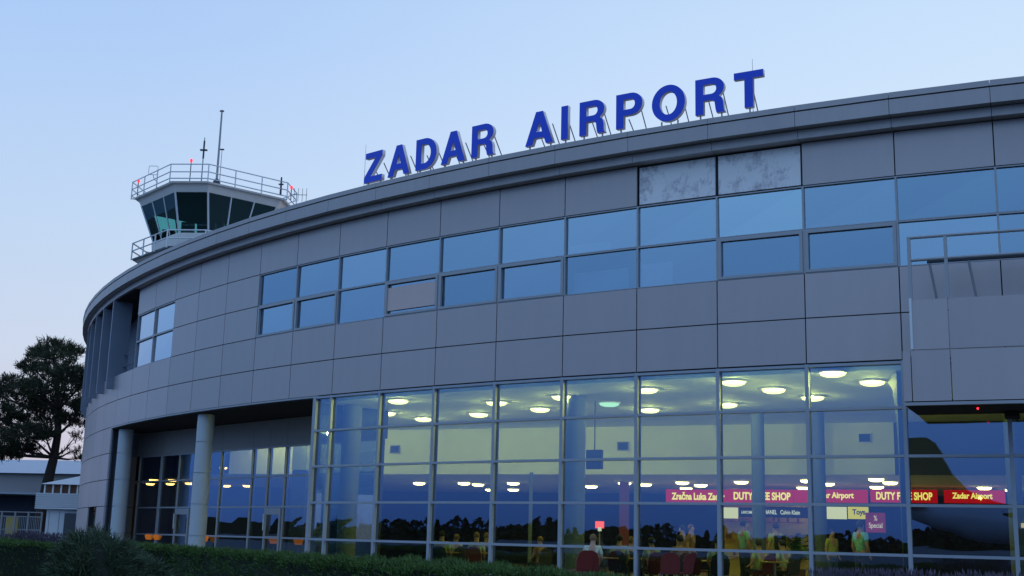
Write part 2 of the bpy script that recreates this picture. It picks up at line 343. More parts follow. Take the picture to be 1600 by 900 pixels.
for k in WIN_BAYS:
    window(k, k+1, lev(7), lev(8), gm='glass_up_d' if k == 1 else GV(), blind=(.02, .6, lev(7), lev(7)+.3) if k == 3 else None)
    if k == 6: continue
    bl = {3: (.1, .85, lev(6), lev(6)+.62), 2: (.02, .42, lev(6), lev(6)+.66)}.get(k)
    window(k, k+1, lev(6), lev(7)-.004, opening=(k in OPEN and k != 6), blind=bl, gm=GV())
blind_white = False
o = window(6, 7, lev(6), lev(7)-.004, opening=True)
o['label'] = 'upper window with its beige blind closed'
mb = MB(); panel(mb, 6, 7, lev(6)+.085, lev(7)-.11, RAD-.035, .02, .10); mb.build('blind', 'blind', o)
MT['pale_pane'] = glass('pale_pane', .62, (.35, .38, .42), (.95, .97, 1.0))
for k in (13, 14):
    for i in (6, 7): window(k, k+1, lev(i)+(.004 if i == 7 else 0), lev(i+1), gm='pale_pane', fw=.03)
# left loggia with vertical fins
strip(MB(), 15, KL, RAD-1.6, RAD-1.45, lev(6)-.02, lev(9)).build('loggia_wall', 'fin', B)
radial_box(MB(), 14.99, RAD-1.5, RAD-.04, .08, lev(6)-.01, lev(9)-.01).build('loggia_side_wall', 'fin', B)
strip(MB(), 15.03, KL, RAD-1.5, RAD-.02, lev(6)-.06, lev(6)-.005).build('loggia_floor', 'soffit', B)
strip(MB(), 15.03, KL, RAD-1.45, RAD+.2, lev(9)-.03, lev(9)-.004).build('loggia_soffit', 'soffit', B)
for q in range(9):
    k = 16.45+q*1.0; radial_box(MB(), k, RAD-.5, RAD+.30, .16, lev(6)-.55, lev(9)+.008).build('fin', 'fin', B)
mb = MB()
for z in (lev(6)+.45, lev(6)+.95): mb.path([J(k/2, RAD-.35, z) for k in range(31, 48)], .025)
mb.build('loggia_rail', 'steel', B)

# ground-floor window in the left end
mb = MB(); strip(mb, 17, 18, RAD-1.2, RAD-1.1, .46, lev(1)); mb.build('annex_recess', 'dark_in', B)
window(17.03, 17.97, .5, lev(1)-.02, gm='glass_port', rr=RAD-.3)

# portico: soffit, recess wall, glazing, columns
LA, LB = Vector((-14.45, 51.9, 0)), Vector((-8.05, 44.7, 0)); LD = (LB-LA).normalized(); LN = Vector((-LD.y, LD.x, 0))   # straight glazed wall, LN points inward
def Lp(x, off=0.0):       # point of that wall seen in photo column x
    d = ray(x, 745); a = LA-LN*off; t = (a.x*LD.y-a.y*LD.x)/(d.x*LD.y-d.y*LD.x); return Vector((d.x*t, d.y*t, 0))
def xline(p, q):          # where the line p-q meets the wall
    e = q-p; w_ = LA-p; t = (w_.x*LD.y-w_.y*LD.x)/(e.x*LD.y-e.y*LD.x); return p+e*t
LE, RE = Lp(212), xline(J(8.38), J(8.38, RAD-3))
RK = [LE, Lp(218), Lp(252), Lp(280), Lp(303), Lp(345), Lp(394), Lp(419), Lp(446), Lp(493), RE]
def wslab(mb, p, q, z0, z1, f0, f1, gap=0.0):    # slab along p-q from f0 to f1 towards the viewer side
    p, q = p+LD*gap, q-LD*gap
    mb.hexa([Vector((s_.x, s_.y, z)) for z in (z0+gap, z1-gap) for s_ in (p-LN*f1, q-LN*f1, q-LN*f0, p-LN*f0)]); return mb
sp_ = [J(k, RAD-.03) for k in (16.3, 16, 15, 14, 13, 12, 11, 10, 9, 8.4)]+[RE+LN*.1, LE+LN*.1]
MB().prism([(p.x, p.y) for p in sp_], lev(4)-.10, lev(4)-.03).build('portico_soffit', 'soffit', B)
strip(MB(), 8.3, 16.3, RAD-.10, RAD+.012, lev(4)-.055, lev(4)-.004).build('soffit_trim', 'frame', B)
mb = MB()
for a, b in zip(RK[:-1], RK[1:]): wslab(mb, a, b, lev(3), lev(4)-.11, -.03, .02, .008)
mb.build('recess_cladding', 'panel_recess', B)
wslab(MB(), LE, RE, lev(3), lev(4)-.12, -.25, -.04).build('recess_backing', 'backing', B)
mb = MB(); e0, e1 = J(16.2, RAD-.02), LE
tt = (e1-e0).normalized(); nn = Vector((tt.y, -tt.x, 0))
for i in range(-1, 4):
    z0, z1 = (.46, lev(0)) if i < 0 else (lev(i), lev(i+1)-(.11 if i == 3 else 0))
    for u0, u1 in ((0, .26), (.26, 1.0)):
        p, q = e0.lerp(e1, u0)+tt*.01, e0.lerp(e1, u1)-tt*.01
        mb.hexa([Vector((s_.x, s_.y, z)) for z in (z0+.01, z1-.01) for s_ in (p, q, q-nn*.06, p-nn*.06)])
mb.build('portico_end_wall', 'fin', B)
EG, EG_SHADE = MB(), MB()
for q, p in enumerate(RK[1:]):
    hw = .08 if q == 1 else .034
    wslab(EG, p-LD*hw, p+LD*hw, .46, lev(3), .005, .05); wslab(EG_SHADE, p-LD*hw*.95, p+LD*hw*.95, .46, lev(3), -.13, -.005)  # rear part of each bar coloured near-black as its shaded side
for a, b in zip(RK[1:-1], RK[2:]):
    for i in range(0, 4): wslab(EG, a+LD*.036, b-LD*.036, lev(i)-(.065 if i == 3 else .03), lev(i)+(.0 if i == 3 else .03), .005, .045)
eg = EG.build('entrance_glazing', 'mullion', B); EG_SHADE.build('mullion_shade', 'backing', eg)
for a, b in zip(RK[1:-1], RK[2:]):
    pm = MB()
    for z0, z1 in [(.47, lev(0))]+[(lev(i), lev(i+1)) for i in range(3)]:
        j = [random.uniform(-.003, .003) for _ in range(4)]
        pm.add([Vector((s_.x, s_.y, z))+LN*jj for (s_, z), jj in zip(((a, z0), (b, z0), (b, z1), (a, z1)), j)], [(0, 1, 2, 3)])
    pm.build('pane', 'glass_port', eg)
for a, b in ((RK[3], RK[4]), (RK[7], RK[8])):     # door leaves
    L = (b-a).length; dm = MB()
    for x0, x1, z0, z1 in ((.05, .14, .5, lev(1)-.05), (L-.14, L-.05, .5, lev(1)-.05), (.14, L-.14, lev(1)-.28, lev(1)-.05), (.14, L-.14, lev(0)-.04, lev(0)+.05), (.14, L-.14, .5, .62)):
        wslab(dm, a+LD*x0, a+LD*x1, z0, z1, .052, .10)
    dr = dm.build('door', 'frame', B); h = a+LD*.10-LN*.15
    MB().path([Vector((h.x, h.y, lev(0)+.25)), Vector((h.x, h.y, lev(0)+.85))], .02).build('handle', 'white', dr)
for k in (11.86, 16.0):
    c = J(k, RAD-.5); pr = []
    for i in range(-1, 4):
        z0, z1 = (.44, lev(0)) if i < 0 else (lev(i), lev(i+1)-(.1 if i == 3 else 0)); pr += [(.26, z0), (.26, z0+.015), (.30, z0+.015), (.30, z1-.015), (.26, z1-.015), (.26, z1)]
    MB().lathe(pr, 32, (c.x, c.y, 0)).build('portico_column', 'column', B, smooth='auto')

# tall glazed hall
HR = RAD-.064; KH0, KH1 = -5, 8.38
FZ = .50
for k in list(range(KH0, 9)):
    mo = radial_box(MB(), k, RAD-.062, RAD+.025, .088, .44, lev(4)-.02).build('mullion', 'mullion', B); radial_box(MB(), k, RAD-.20, RAD-.066, .084, .44, lev(4)-.02).build('mullion_shade', 'backing', mo)  # inner half of the mullion painted dark, standing in for shade on its sides
mo = radial_box(MB(), 8.36, RAD-.06, RAD+.03, .15, .44, lev(4)-.02).build('corner_post', 'mullion', B); radial_box(MB(), 8.36, RAD-.2, RAD-.064, .14, .44, lev(4)-.02).build('mullion_shade', 'backing', mo)  # same dark inner half, shade put into the colour
for i in range(0, 5):
    mb = MB(); ks = list(range(KH0, 9))+[8.34]
    for a, b in zip(ks[:-1], ks[1:]):
        p, q = J(b, RAD-.03), J(a, RAD-.03); d = q-p; c = (p+q)/2; mb.box((c.x, c.y, lev(i)-(.06 if i == 4 else 0)), (d.length-.092, .12, .064), ax=d)
    mb.build('transom', 'mullion', B)
ks = list(range(KH0, 9))+[8.34]
for a, b in zip(ks[:-1], ks[1:]):
    gmb = MB()
    for z0, z1 in [(.46, lev(0))]+[(lev(i), lev(i+1)-(.03 if i == 3 else 0)) for i in range(4)]:
        p, q = J(b, HR), J(a, HR); n = (Vector((CX, CY, 0))-p).normalized(); j = [random.uniform(-.0035, .0035) for _ in range(4)]
        gmb.add([Vector((s_.x, s_.y, z))+n*jj for (s_, z), jj in zip(((p, z0), (q, z0), (q, z1), (p, z1)), j)], [(0, 1, 2, 3)])
    gmb.build('glass_bay', 'glass_lo', B)
mb = MB(); a, b = J(8.38, RAD-.2), RE
mb.add([Vector((p.x, p.y, z)) for p, z in ((a, .46), (b, .46), (b, lev(4)-.11), (a, lev(4)-.11))], [(0, 1, 2, 3)]); mb.build('hall_return_glass', 'glass_port', B)
for i in range(1): pass
# interior shell
CZ = 5.72; LC = 4.02
W0, W1 = Vector((-11.5, 50.95, 0)), Vector((12.6, 40.0, 0)); WD = (W1-W0).normalized(); WN = Vector((-WD.y, WD.x, 0))
if WN.y < 0: WN = -WN
mb = MB(); mb.hexa([Vector((p.x, p.y, z)) for z in (LC, CZ) for p in (W0, W1, W1+WN*.3, W0+WN*.3)]); mb.build('hall_upper_wall', 'hall_wall', B)
hp = [J(k, RAD-.27) for k in range(KR, 9)]+[J(8.38, RAD-.27), RE+LN*.26, LE+LN*.26]+[J(19, RAD-5)]
MB().prism([(p.x, p.y) for p in hp]+[(5, 72), (45, 60)], CZ, CZ+.1).build('hall_ceiling', 'hall_ceiling', B)
lo = [W0+WN*.31, W1+WN*.31, W1+Vector((14, -5, 0)), W1+Vector((25, 20, 0)), W0+Vector((10, 28, 0)), W0+Vector((-9, 14, 0))]
MB().prism([(p.x, p.y) for p in lo], LC, LC+.08).build('low_ceiling', 'hall_ceiling', B)
MB().prism([(p.x, p.y) for p in [J(k, RAD-.3) for k in range(KR, 19)]]+[(-8, 76), (45, 64)], .30, FZ).build('hall_floor', 'floor_in', B)
bw = [W0+Vector((-8, 13, 0)), W0+WN*16, W1+WN*16+WD*14]
mb = MB()
for p, q in zip(bw[:-1], bw[1:]):
    d = (q-p).normalized(); n = Vector((-d.y, d.x, 0)); mb.hexa([Vector((s_.x, s_.y, z)) for z in (FZ, CZ) for s_ in (p, q, q+n*.2, p+n*.2)])
mb.build('hall_back_wall', 'dark_in', B)
mb = MB(); q0, q1 = at(1412, 700, 29.8), W1
# side wall of the darker room to the right of the hall
mb.hexa([Vector((p.x, p.y, z)) for z in (LC, CZ-.01) for p in (W1, W1+WD*12, W1+WD*12+WN*.2, W1+WN*.2)]); mb.build('hall_side_wall', 'dark_in', B)
# lime partition fin next to the balcony and lime block by the entrance
p0 = J(.03, RAD-.25); dd = Vector((.20, .98, 0)).normalized(); sd = Vector((-dd.y, dd.x, 0)); prof = [(.0, .55), (.12, .55), (.2, 3.2), (.3, 4.3), (.55, 4.9), (.95, 5.35), (1.7, 5.6), (2.1, 5.68), (0, 5.68)]
mb = MB(); n = len(prof); vs = [p0+dd*u+Vector((0, 0, z)) for u, z in prof]+[p0+dd*u+sd*.12+Vector((0, 0, z)) for u, z in prof]
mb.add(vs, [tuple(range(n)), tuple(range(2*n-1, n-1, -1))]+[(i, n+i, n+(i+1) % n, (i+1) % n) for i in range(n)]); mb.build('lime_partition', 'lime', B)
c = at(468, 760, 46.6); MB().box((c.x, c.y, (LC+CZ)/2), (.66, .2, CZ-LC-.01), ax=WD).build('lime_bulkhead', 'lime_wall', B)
MB().box((c.x, c.y, (FZ+LC)/2), (.62, .16, LC-FZ-.01), ax=WD).build('hall_pillar', 'dark_in', B)
for x, y in ((-9.7, 48.4), (-7.0, 45.2)):      # lamps of the hall end hidden behind the portico cladding
    lm = MB().lathe([(.33, 0), (.33, -.02), (.28, -.09), (.05, -.12)], 20, (x, y, CZ-.004)).build('hall_end_lamp', 'lamp', B); bd = bpy.data.lights.new('bulb', 'POINT'); bd.energy = 200; bd.color = (.98, 1.0, .28); bd.shadow_soft_size = .05
    bo = bpy.data.objects.new('bulb', bd); col.objects.link(bo); bo.parent = lm; bo.location = (x-CX, y-CY, CZ-.09)
# inner round columns
for x, Y, r in ((897, 35.0, .31), (1185, 37.5, .20), (1279, 37.5, .22), (545, 39.0, .30), (1585, 34, .2)):
    c = at(x, 760, Y); MB().lathe([(r, FZ), (r, CZ-.01)], 28, (c.x, c.y, 0)).build('hall_column', 'hall_col', B, smooth='auto')
c = at(829, 800, 44); MB().box((c.x, c.y, (FZ+LC)/2), (.13, .13, LC-FZ-.01)).build('hall_post', 'hall_col', B)

# balcony at the right
BR = RAD+2.0
mb = MB()
for a, b in ((-.12, -.2), (-.2, -.55), (-.55, -1.6), (-1.6, -2.7), (-2.7, -3.8), (-3.8, -4.9)): panel(mb, b, a, 4.70, 5.80, BR, .06, .011)
for a, b in ((-.2, -.55), (-.55, -1.6), (-1.6, -2.7), (-2.7, -3.8), (-3.8, -4.9)): panel(mb, b, a, 5.80, 6.90, BR, .06, .011)
bal = mb.build('balcony', 'panel', B)
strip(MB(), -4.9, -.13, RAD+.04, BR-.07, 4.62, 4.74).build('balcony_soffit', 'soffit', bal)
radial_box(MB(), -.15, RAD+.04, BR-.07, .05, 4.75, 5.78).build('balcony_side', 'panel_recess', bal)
strip(MB(), -4.9, -.13, BR-.07, BR+.03, 4.62, 4.685).build('balcony_edge', 'frame', bal)
mb = MB(); radial_box(mb, -.215, BR-.02, BR+.02, .05, 5.82, 6.93); mb.build('balcony_end_trim', 'white', bal)
mb = MB(); kk = [-.22, -.55, -1.6, -2.7, -3.8, -4.85]
for k in kk: radial_box(mb, k, BR-.10, BR-.03, .07, 6.9, 8.30)
for z in (8.28, 7.78): mb.path([J(k, BR-.06, z) for k in kk], .035, n=8)
mb.build('balcony_railing', 'frame', bal)
mb = MB()
for k in (-.35, -.72): mb.path([J(k, RAD+.9, 7.95), J(k-.1, RAD+.5, 6.3)], .03)
mb.build('handrail_strut', 'frame', bal); mb = MB()
mb.path([J(-.33, RAD+.9, 7.97), J(-4.8, RAD+.9, 7.97)][:1]+[J(k, RAD+.9, 7.97) for k in (-.7, -1.6, -2.6, -3.6, -4.6)], .05)
mb.build('inner_handrail', 'dark_metal', bal)
c = J(-1.25, RAD+1.2, 4.60); MB().box(c, (.35, .2, .03), ax=(.9, -.44, 0)).build('soffit_lamp', 'white', bal)
c = J(-.75, BR-.5, 4.60); MB().lathe([(.022, 0), (.022, -.02), (.01, -.04)], 10, c).build('indicator_lamp', 'red', bal)
radial_box(MB(), -1.03, RAD-.02, RAD+.6, .3, 4.50, 4.60).build('soffit_bracket', 'soffit', bal)

# ------------------------------------------------------------------ roof sign letters
def arc(cx, cy, rx, ry, a0, a1, n=14): return [(cx+rx*math.cos(R_(a0+(a1-a0)*i/n)), cy+ry*math.sin(R_(a0+(a1-a0)*i/n))) for i in range(n+1)]
S = .225
GL = {
 'I': (.23, [[(0, 0), (.23, 0), (.23, 1), (0, 1)]]),
 'T': (.80, [[(.285, 0), (.515, 0), (.515, .81), (.80, .81), (.80, 1), (0, 1), (0, .81), (.285, .81)]]),
 'Z': (.80, [[(0, 0), (.80, 0), (.80, .19), (.29, .19), (.79, .82), (.79, 1), (.04, 1), (.04, .81), (.50, .81), (0, .18)]]),
 'A': (.96, [[(0, 0), (.24, 0), (.315, .20), (.645, .20), (.72, 0), (.96, 0), (.60, 1), (.36, 1)], [(.38, .38), (.48, .70), (.58, .38)]]),
 'D': (.84, [[(0, 0)]+arc(.36, .5, .48, .5, -90, 90, 20)+[(0, 1)], [(.22, .19)]+arc(.35, .5, .26, .31, -90, 90, 16)+[(.22, .81)]]),
 'P': (.78, [[(0, 0), (.22, 0), (.22, .36)]+arc(.44, .68, .34, .32, -90, 90, 16)+[(0, 1)], [(.22, .53)]+arc(.42, .68, .14, .15, -90, 90, 12)+[(.22, .83)]]),
 'R': (.82, [[(0, 0), (.22, 0), (.22, .38), (.40, .38)]+arc(.41, .27, .13, .11, 90, 10, 6)+[(.56, .10), (.585, 0), (.82, 0), (.79, .06), (.775, .28), (.74, .40), (.66, .46)]+arc(.47, .72, .33, .28, -45, 90, 12)+[(0, 1)],
            [(.22, .55)]+arc(.45, .69, .135, .14, -90, 90, 10)+[(.22, .83)]]),
 'O': (.96, [arc(.48, .5, .48, .52, 0, 354, 40), arc(.48, .5, .25, .33, 0, 353, 32)]),
}
def glyph_mesh(loops, sx, sz, ext, name, inset=0):
    cu = bpy.data.curves.new(name, 'CURVE'); cu.dimensions = '2D'; cu.fill_mode = 'BOTH'; cu.extrude = ext
    for lp in loops:
        s_ = cu.splines.new('POLY'); s_.points.add(len(lp)-1)
        for q, (x, y) in zip(s_.points, lp): q.co = (x*sx, y*sz, 0, 1)
        s_.use_cyclic_u = True
    o = bpy.data.objects.new(name, cu); col.objects.link(o)
    dg = bpy.context.evaluated_depsgraph_get(); me = bpy.data.meshes.new_from_object(o.evaluated_get(dg), depsgraph=dg)
    bpy.data.objects.remove(o); bpy.data.curves.remove(cu)
    me.transform(Matrix(((1, 0, 0, 0), (0, 0, -1, 0), (0, 1, 0, 0), (0, 0, 0, 1))))   # stand it up: front looks to -Y
    me.name = name; return me
LET = [('Z', -41.43, -40.68), ('A', -40.43, -39.57), ('D', -39.32, -38.54), ('A', -38.36, -37.50), ('R', -37.27, -36.51), ('A', -35.47, -34.61), ('I', -34.36, -34.16),
       ('R', -33.81, -33.07), ('P', -32.75, -32.02), ('O', -31.76, -30.88), ('R', -30.61, -29.86), ('T', -29.63, -28.91)]
word = ['first letter of the left word', 'tall A right after the Z', 'third letter of the left word', 'A between the D and the R of the left word', 'last letter of the left word', 'first letter of the right word',
        'narrow I between A and R', 'R standing right after the I', 'P between the R and the O', 'round O in the middle of the right word', 'R between the O and the T', 'last letter of the whole sign']
LR = RAD+.40
for (ch, a0, a1), wd in zip(LET, word):
    P = lambda a, r=LR, z=0: Vector((CX+r*math.sin(R_(a)), CY-r*math.cos(R_(a)), z))
    p, q = P(a0), P(a1); d = q-p; wdt = d.length; rz = math.atan2(d.y, d.x); gw, loops = GL[ch]
    zb = 12.335+.055*(a0+41.43)/12.5
    L = thing('sign_letter', (p.x, p.y, zb), 'blue roof sign letter %s, %s' % (ch, wd), 'sign letter', 'blue letters of the roof sign', rz)
    sx = wdt/gw; H = .955
    for nm, ext, yy, mt in (('letter_body', .060, .070, 'letter_side'), ('letter_face', .006, .003, 'letter_blue')):
        me = glyph_mesh(loops, sx, H, ext, nm); me.materials.clear(); me.materials.append(MT[mt]); o = bpy.data.objects.new(nm, me); col.objects.link(o); o.parent = L; o.location = (0, yy, 0)
    fx = {'P': [.11], 'T': [.4], 'I': [.11], 'O': [.25, .72], 'D': [.12, .55], 'Z': [.12, .68]}.get(ch, [.11, gw-.12])
    for f_ in fx:
        MB().box((f_*sx, .09, -.17), (.035, .035, .36)).build('leg', 'steel', L, world=False)
    bx = {'P': [(.62, .7), (.3, .3)], 'T': [(.46, .55)], 'I': [(.14, .6)]}.get(ch, [(.35*gw, .5), (.86*gw, .62)])
    for f_, zz in bx:
        MB().tube((f_*sx, .17, zz*H), (f_*sx, .85, -.30), .017, n=6).build('brace', 'steel', L, world=False)
for (x, y0, y1, who) in ((572, 290, 226, 'behind the letter Z'), (1175.5, 170, 92, 'behind the letter T')):
    p = at(x, y1, 38.4 if x < 800 else 30.4); MB().tube((p.x, p.y, 12.0), p, .012, .005, n=6).build('lightning_rod', 'steel'); tag(bpy.data.objects[-1] if False else [o for o in col.objects][-1], 'thin lightning rod on the roof edge %s' % who, 'lightning rod', 'lightning rods along the roof edge')

# ------------------------------------------------------------------ lamps
def lamp(pos, r, m, label, group, nm='ceiling_lamp', h=.09):
    t = thing(nm, pos, label, 'ceiling lamp', group)
    MB().lathe([(r*1.06, .0), (r*1.06, -.035), (r*.98, -.035)], 24).build('housing', 'white', t, world=False, smooth='auto')
    MB().lathe([(r*.97, -.031), (r*.9, -.031-h*.6), (r*.6, -.031-h), (0.02, -.035-h)], 24).build('diffuser', m, t, world=False, smooth='auto')
    if m == 'lamp':
        bd = bpy.data.lights.new('bulb', 'POINT'); bd.energy = 128; bd.color = (.98, 1.0, .28); bd.shadow_soft_size = .05
        bo = bpy.data.objects.new('bulb', bd); col.objects.link(bo); bo.parent = t; bo.location = (0, 0, -.10)
    return t
def ordinal(n): return '%d%s' % (n, 'th' if 10 <= n % 100 <= 20 else {1: 'st', 2: 'nd', 3: 'rd'}.get(n % 10, 'th'))
hall = [(604, 647), (622, 628), (662, 656), (748, 649), (776, 631), (844, 641), (879, 622), (952, 632), (1010, 611), (1015, 642), (1136, 634), (1146, 599), (1209, 611), (1270, 623), (1301, 585), (1363, 599)]
for i, (x, y) in enumerate(sorted(hall)):
    p = at_z(x, y, CZ-.07); p.z = CZ-.004
    lamp(p, .31, 'lamp_dim' if x == 952 else 'lamp', ('dim greenish ceiling lamp, ' if x == 952 else 'bright round lamp on the tall hall ceiling, ')+ordinal(i+1)+' from the left of that ceiling', 'round lamps on the tall hall ceiling')
low = [(655, 755), (725, 755), (747, 757), (767, 765), (802, 755), (802, 765), (924, 760), (976, 755), (1008, 757), (1066, 754), (1072, 763), (1095, 758), (1155, 766), (1158, 753), (1255, 762), (1262, 751), (1293, 756), (1369, 749), (1370, 761), (1391, 754), (1538, 762), (1582, 766)]
for i, (x, y) in enumerate(sorted(low)):
    p = at_z(x, y, LC-.05); p.z = LC-.004
    lamp(p, .27, 'lamp_low', 'small round lamp under the low ceiling, %s from the left of its row' % ordinal(i+1), 'round lamps under the low shop ceiling')
port = [(235, 756), (240, 750), (266, 756), (270, 750), (289, 760), (296, 755), (349, 731), (354, 759), (361, 767), (372, 737), (375, 763), (386, 759), (388, 729)]
for i, (x, y) in enumerate(sorted(port)):
    z = 4.02 if y > 745 else 4.9
    p = at_z(x, y, z-.05); p.z = z
    t = lamp(p, .22 if y > 745 else .2, 'lamp_warm', 'warm glowing lamp seen through the portico glass, %s from the left' % ordinal(i+1), 'warm lamps behind the portico glass')
    MB().tube((0, 0, 0), (0, 0, CZ-z-.01), .012).build('hanging_rod', 'dark_metal', t, world=False)
for i, (x, y) in enumerate([(1507, 735), (1513, 729), (1520, 723), (1529, 716)]):
    p = at_z(x, y, CZ-.05); p.z = CZ-.004; lamp(p, .2, 'lamp_low', 'small pale lamp in the diagonal row under the balcony, %s from the left' % ordinal(i+1), 'diagonal row of lamps right of the hall')

# ------------------------------------------------------------------ signs in the shop zone
def text_obj(name, s, size_h, width, m, parent, loc, ax, bold=.03):
    cu = bpy.data.curves.new(name, 'FONT'); cu.body = s; cu.size = 1.0; cu.offset = bold; cu.align_x = 'CENTER'; cu.align_y = 'BOTTOM_BASELINE' if False else 'BOTTOM'; cu.extrude = .01
    o = bpy.data.objects.new(name, cu); col.objects.link(o); dg = bpy.context.evaluated_depsgraph_get(); me = bpy.data.meshes.new_from_object(o.evaluated_get(dg), depsgraph=dg)
    bpy.data.objects.remove(o)
    xs = [v.co.x for v in me.vertices]; ys = [v.co.y for v in me.vertices]; x0, x1, y0, y1 = min(xs), max(xs), min(ys), max(ys)
    ax = Vector(ax).normalized(); L = Vector(loc)
    for v in me.vertices:
        u = (v.co.x-(x0+x1)/2)*width/(x1-x0); q = (v.co.y-y0)*size_h/(y1-y0); nrm = Vector((ax.y, -ax.x, 0))
        v.co = ax*u+Vector((0, 0, q))+nrm*(v.co.z+.004)+L
    me.materials.clear(); me.materials.append(MT[m]); me.name = name
    t = bpy.data.objects.new(name, me); col.objects.link(t); t.parent = parent; return t
SA, SB = at_z(1040, 765, 4.0), at_z(1572, 766, 4.0)
SA = at(1040, 775, 50.3); SB = at(1575, 776, 46.0); SD = Vector((SB.x-SA.x, SB.y-SA.y, 0)).normalized(); SN = Vector((SD.y, -SD.x, 0))
def on_line(x, off=0.0):      # point of the shop front line seen in image column x
    d = ray(x, 800); a = SA+SN*off; den = d.x*SD.y-d.y*SD.x; t = (a.x*SD.y-a.y*SD.x)/den; return Vector((d.x*t, d.y*t, 0))
def zy(x, y, off=0.0):
    p = on_line(x, off); d = ray(x, y); return EYE+d.z*(p.y/d.y)
def shop_sign(x0, x1, y0, y1, m, label, txt=None, tm='sign_text', tx=None, off=0.0, nm='shop_sign', th=.12, group=None, bold=.035, ty=None):
    p, q = on_line(x0, off), on_line(x1, off); zt, zb = zy((x0+x1)/2, y0, off), zy((x0+x1)/2, y1, off); c = (p+q)/2
    t = thing(nm, (c.x, c.y, zb), label, 'shop sign', group)
    MB().box((0, 0, (zt-zb)/2), ((q-p).length, th, zt-zb), ax=SD).build('sign_panel', m, t, world=False)
    if txt:
        tx = tx or (x0+4, x1-4); a, b = on_line(tx[0], off), on_line(tx[1], off); m_ = (a+b)/2-c; H = zt-zb
        f0, f1 = ty or (.2, .8)
        text_obj('lettering', txt, H*(f1-f0), (b-a).length, tm, t, (m_.x+SN.x*(th/2), m_.y+SN.y*(th/2), H*f0), SD, bold)
    return t
G1 = 'red lit fascia signs over the shops'
shop_sign(1041, 1136, 765, 785.5, 'sign_red', 'red lit sign reading Zračna Luka Zadar', 'Zračna Luka Zadar', tx=(1050, 1133), group=G1)
shop_sign(1137, 1240, 765, 785.5, 'sign_red', 'red lit DUTY FREE SHOP sign left of the plain red panel', 'DUTY FREE SHOP', tx=(1147, 1236), group=G1)
shop_sign(1241, 1263, 765, 785.5, 'sign_red', 'short plain red lit panel without any writing', group=G1)
shop_sign(1264, 1357, 765, 785.5, 'sign_red', 'red lit Zadar Airport sign between the two DUTY FREE SHOP signs', 'Zadar Airport', tx=(1271, 1335), group=G1)
shop_sign(1361, 1466, 765, 785.5, 'sign_red', 'red lit DUTY FREE SHOP sign right of the yellow light box', 'DUTY FREE SHOP', tx=(1370, 1458), group=G1)
shop_sign(1476, 1572, 766, 786.5, 'sign_red', 'red lit Zadar Airport sign, rightmost of all the red signs', 'Zadar Airport', tx=(1489, 1552), group=G1)
shop_sign(1130, 1153, 793, 810, 'sign_cream', 'blank looking cream light box beside the black brand sign', off=-.3)
shop_sign(1155, 1185, 793, 808, 'sign_black', 'black sign with pale lettering LANCOME', 'LANCOME', 'text_white', tx=(1159, 1176), off=-.3, ty=(.35, .65), bold=.01)
shop_sign(1186, 1262, 792, 809, 'dark_in', 'dark blue sign band reading CHANEL and Calvin Klein', 'CHANEL   Calvin Klein', 'text_white', tx=(1190, 1250), off=-.3, ty=(.3, .7), bold=.01)
shop_sign(1292, 1323, 792, 811, 'sign_cream', 'cream light box with small grey print beside the yellow sign', off=-.3)
shop_sign(1325, 1357, 792, 811, 'sign_yellow', 'yellow light box reading Toys', 'Toys', 'ink_blue', tx=(1332, 1352), off=-.3, ty=(.22, .8))
shop_sign(1352, 1383, 801, 832, 'sign_magenta', 'magenta poster with percent sign above the seated crowd', '%\nSpecial', 'text_white', tx=(1357, 1378), off=1.2, ty=(.15, .85), nm='sale_poster', th=.04, bold=.0)
for a, b, n_ in ((1133, 1184, 'left'), (1196, 1262, 'middle'), (1296, 1350, 'right')):
    pass
mb = MB()
p, q = on_line(1132, -1.6), on_line(1262, -1.6); c = (p+q)/2; mb.box((c.x, c.y, (FZ+3.3)/2), ((q-p).length, .1, 3.3-FZ), ax=SD)
mb.build('shop_back_wall', 'shop_wall', B)
mb = MB()
for f_ in (.2, .9, 1.6): mb.box((c.x+SN.x*.4, c.y+SN.y*.4, FZ+.5+f_), ((q-p).length-.3, .3, .03), ax=SD)
for i in range(60):
    u = random.uniform(-.47, .47)*(q-p).length; z = random.choice((.2, .9, 1.6)); mb.box((c.x+SN.x*.42+SD.x*u, c.y+SN.y*.42+SD.y*u, FZ+.5+z+.13), (.10, .1, random.uniform(.12, .24)), ax=SD)
t = mb.build('display_shelf', 'wood'); tag(t, 'long display shelf with small boxes in the duty free shop', 'shelf')
l = bpy.data.lights.new('shop_downlight', 'AREA')
bpy.data.lights.remove(l)
# red totem, small red lit sign, hanging monitor, wall boxes
t = thing('lit_totem', at(975, 845, 47), 'tall reddish lit panel at the back left of the red signs', 'light panel'); t.location.z = FZ
MT['totem'] = emis('totem_glow', (.75, .22, .14), .12)
MB().box((0, 0, 1.7), (.36, .1, 3.4)).build('panel', 'totem', t, world=False); MB().box((0, 0, .05), (.5, .3, .1)).build('base', 'dark_metal', t, world=False)
t = thing('lit_sign', at(937, 820, 40), 'small glowing red and white sign low behind the glass', 'light sign')
MB().box((0, 0, 0), (.28, .06, .22)).build('sign_panel', emis('small_red_glow', (1, .10, .05), 2.2), t, world=False); MB().box((0, -.032, -.14), (.12, .02, .12)).build('lit_symbol', 'text_white', t, world=False)
MB().tube((0, 0, -.15), (0, 0, -t.location.z+FZ), .02).build('pole', 'steel', t, world=False)
t = thing('hanging_monitor', at(929, 718, 36), 'dark flat box hanging beside the left hall column', 'monitor', rz=-.5)
MB().box((0, 0, 0), (.50, .12, .56)).build('screen', 'dark_in', t, world=False); MB().tube((0, 0, .28), (0, 0, CZ-t.location.z-.01), .02).build('hanging_rod', 'dark_metal', t, world=False)
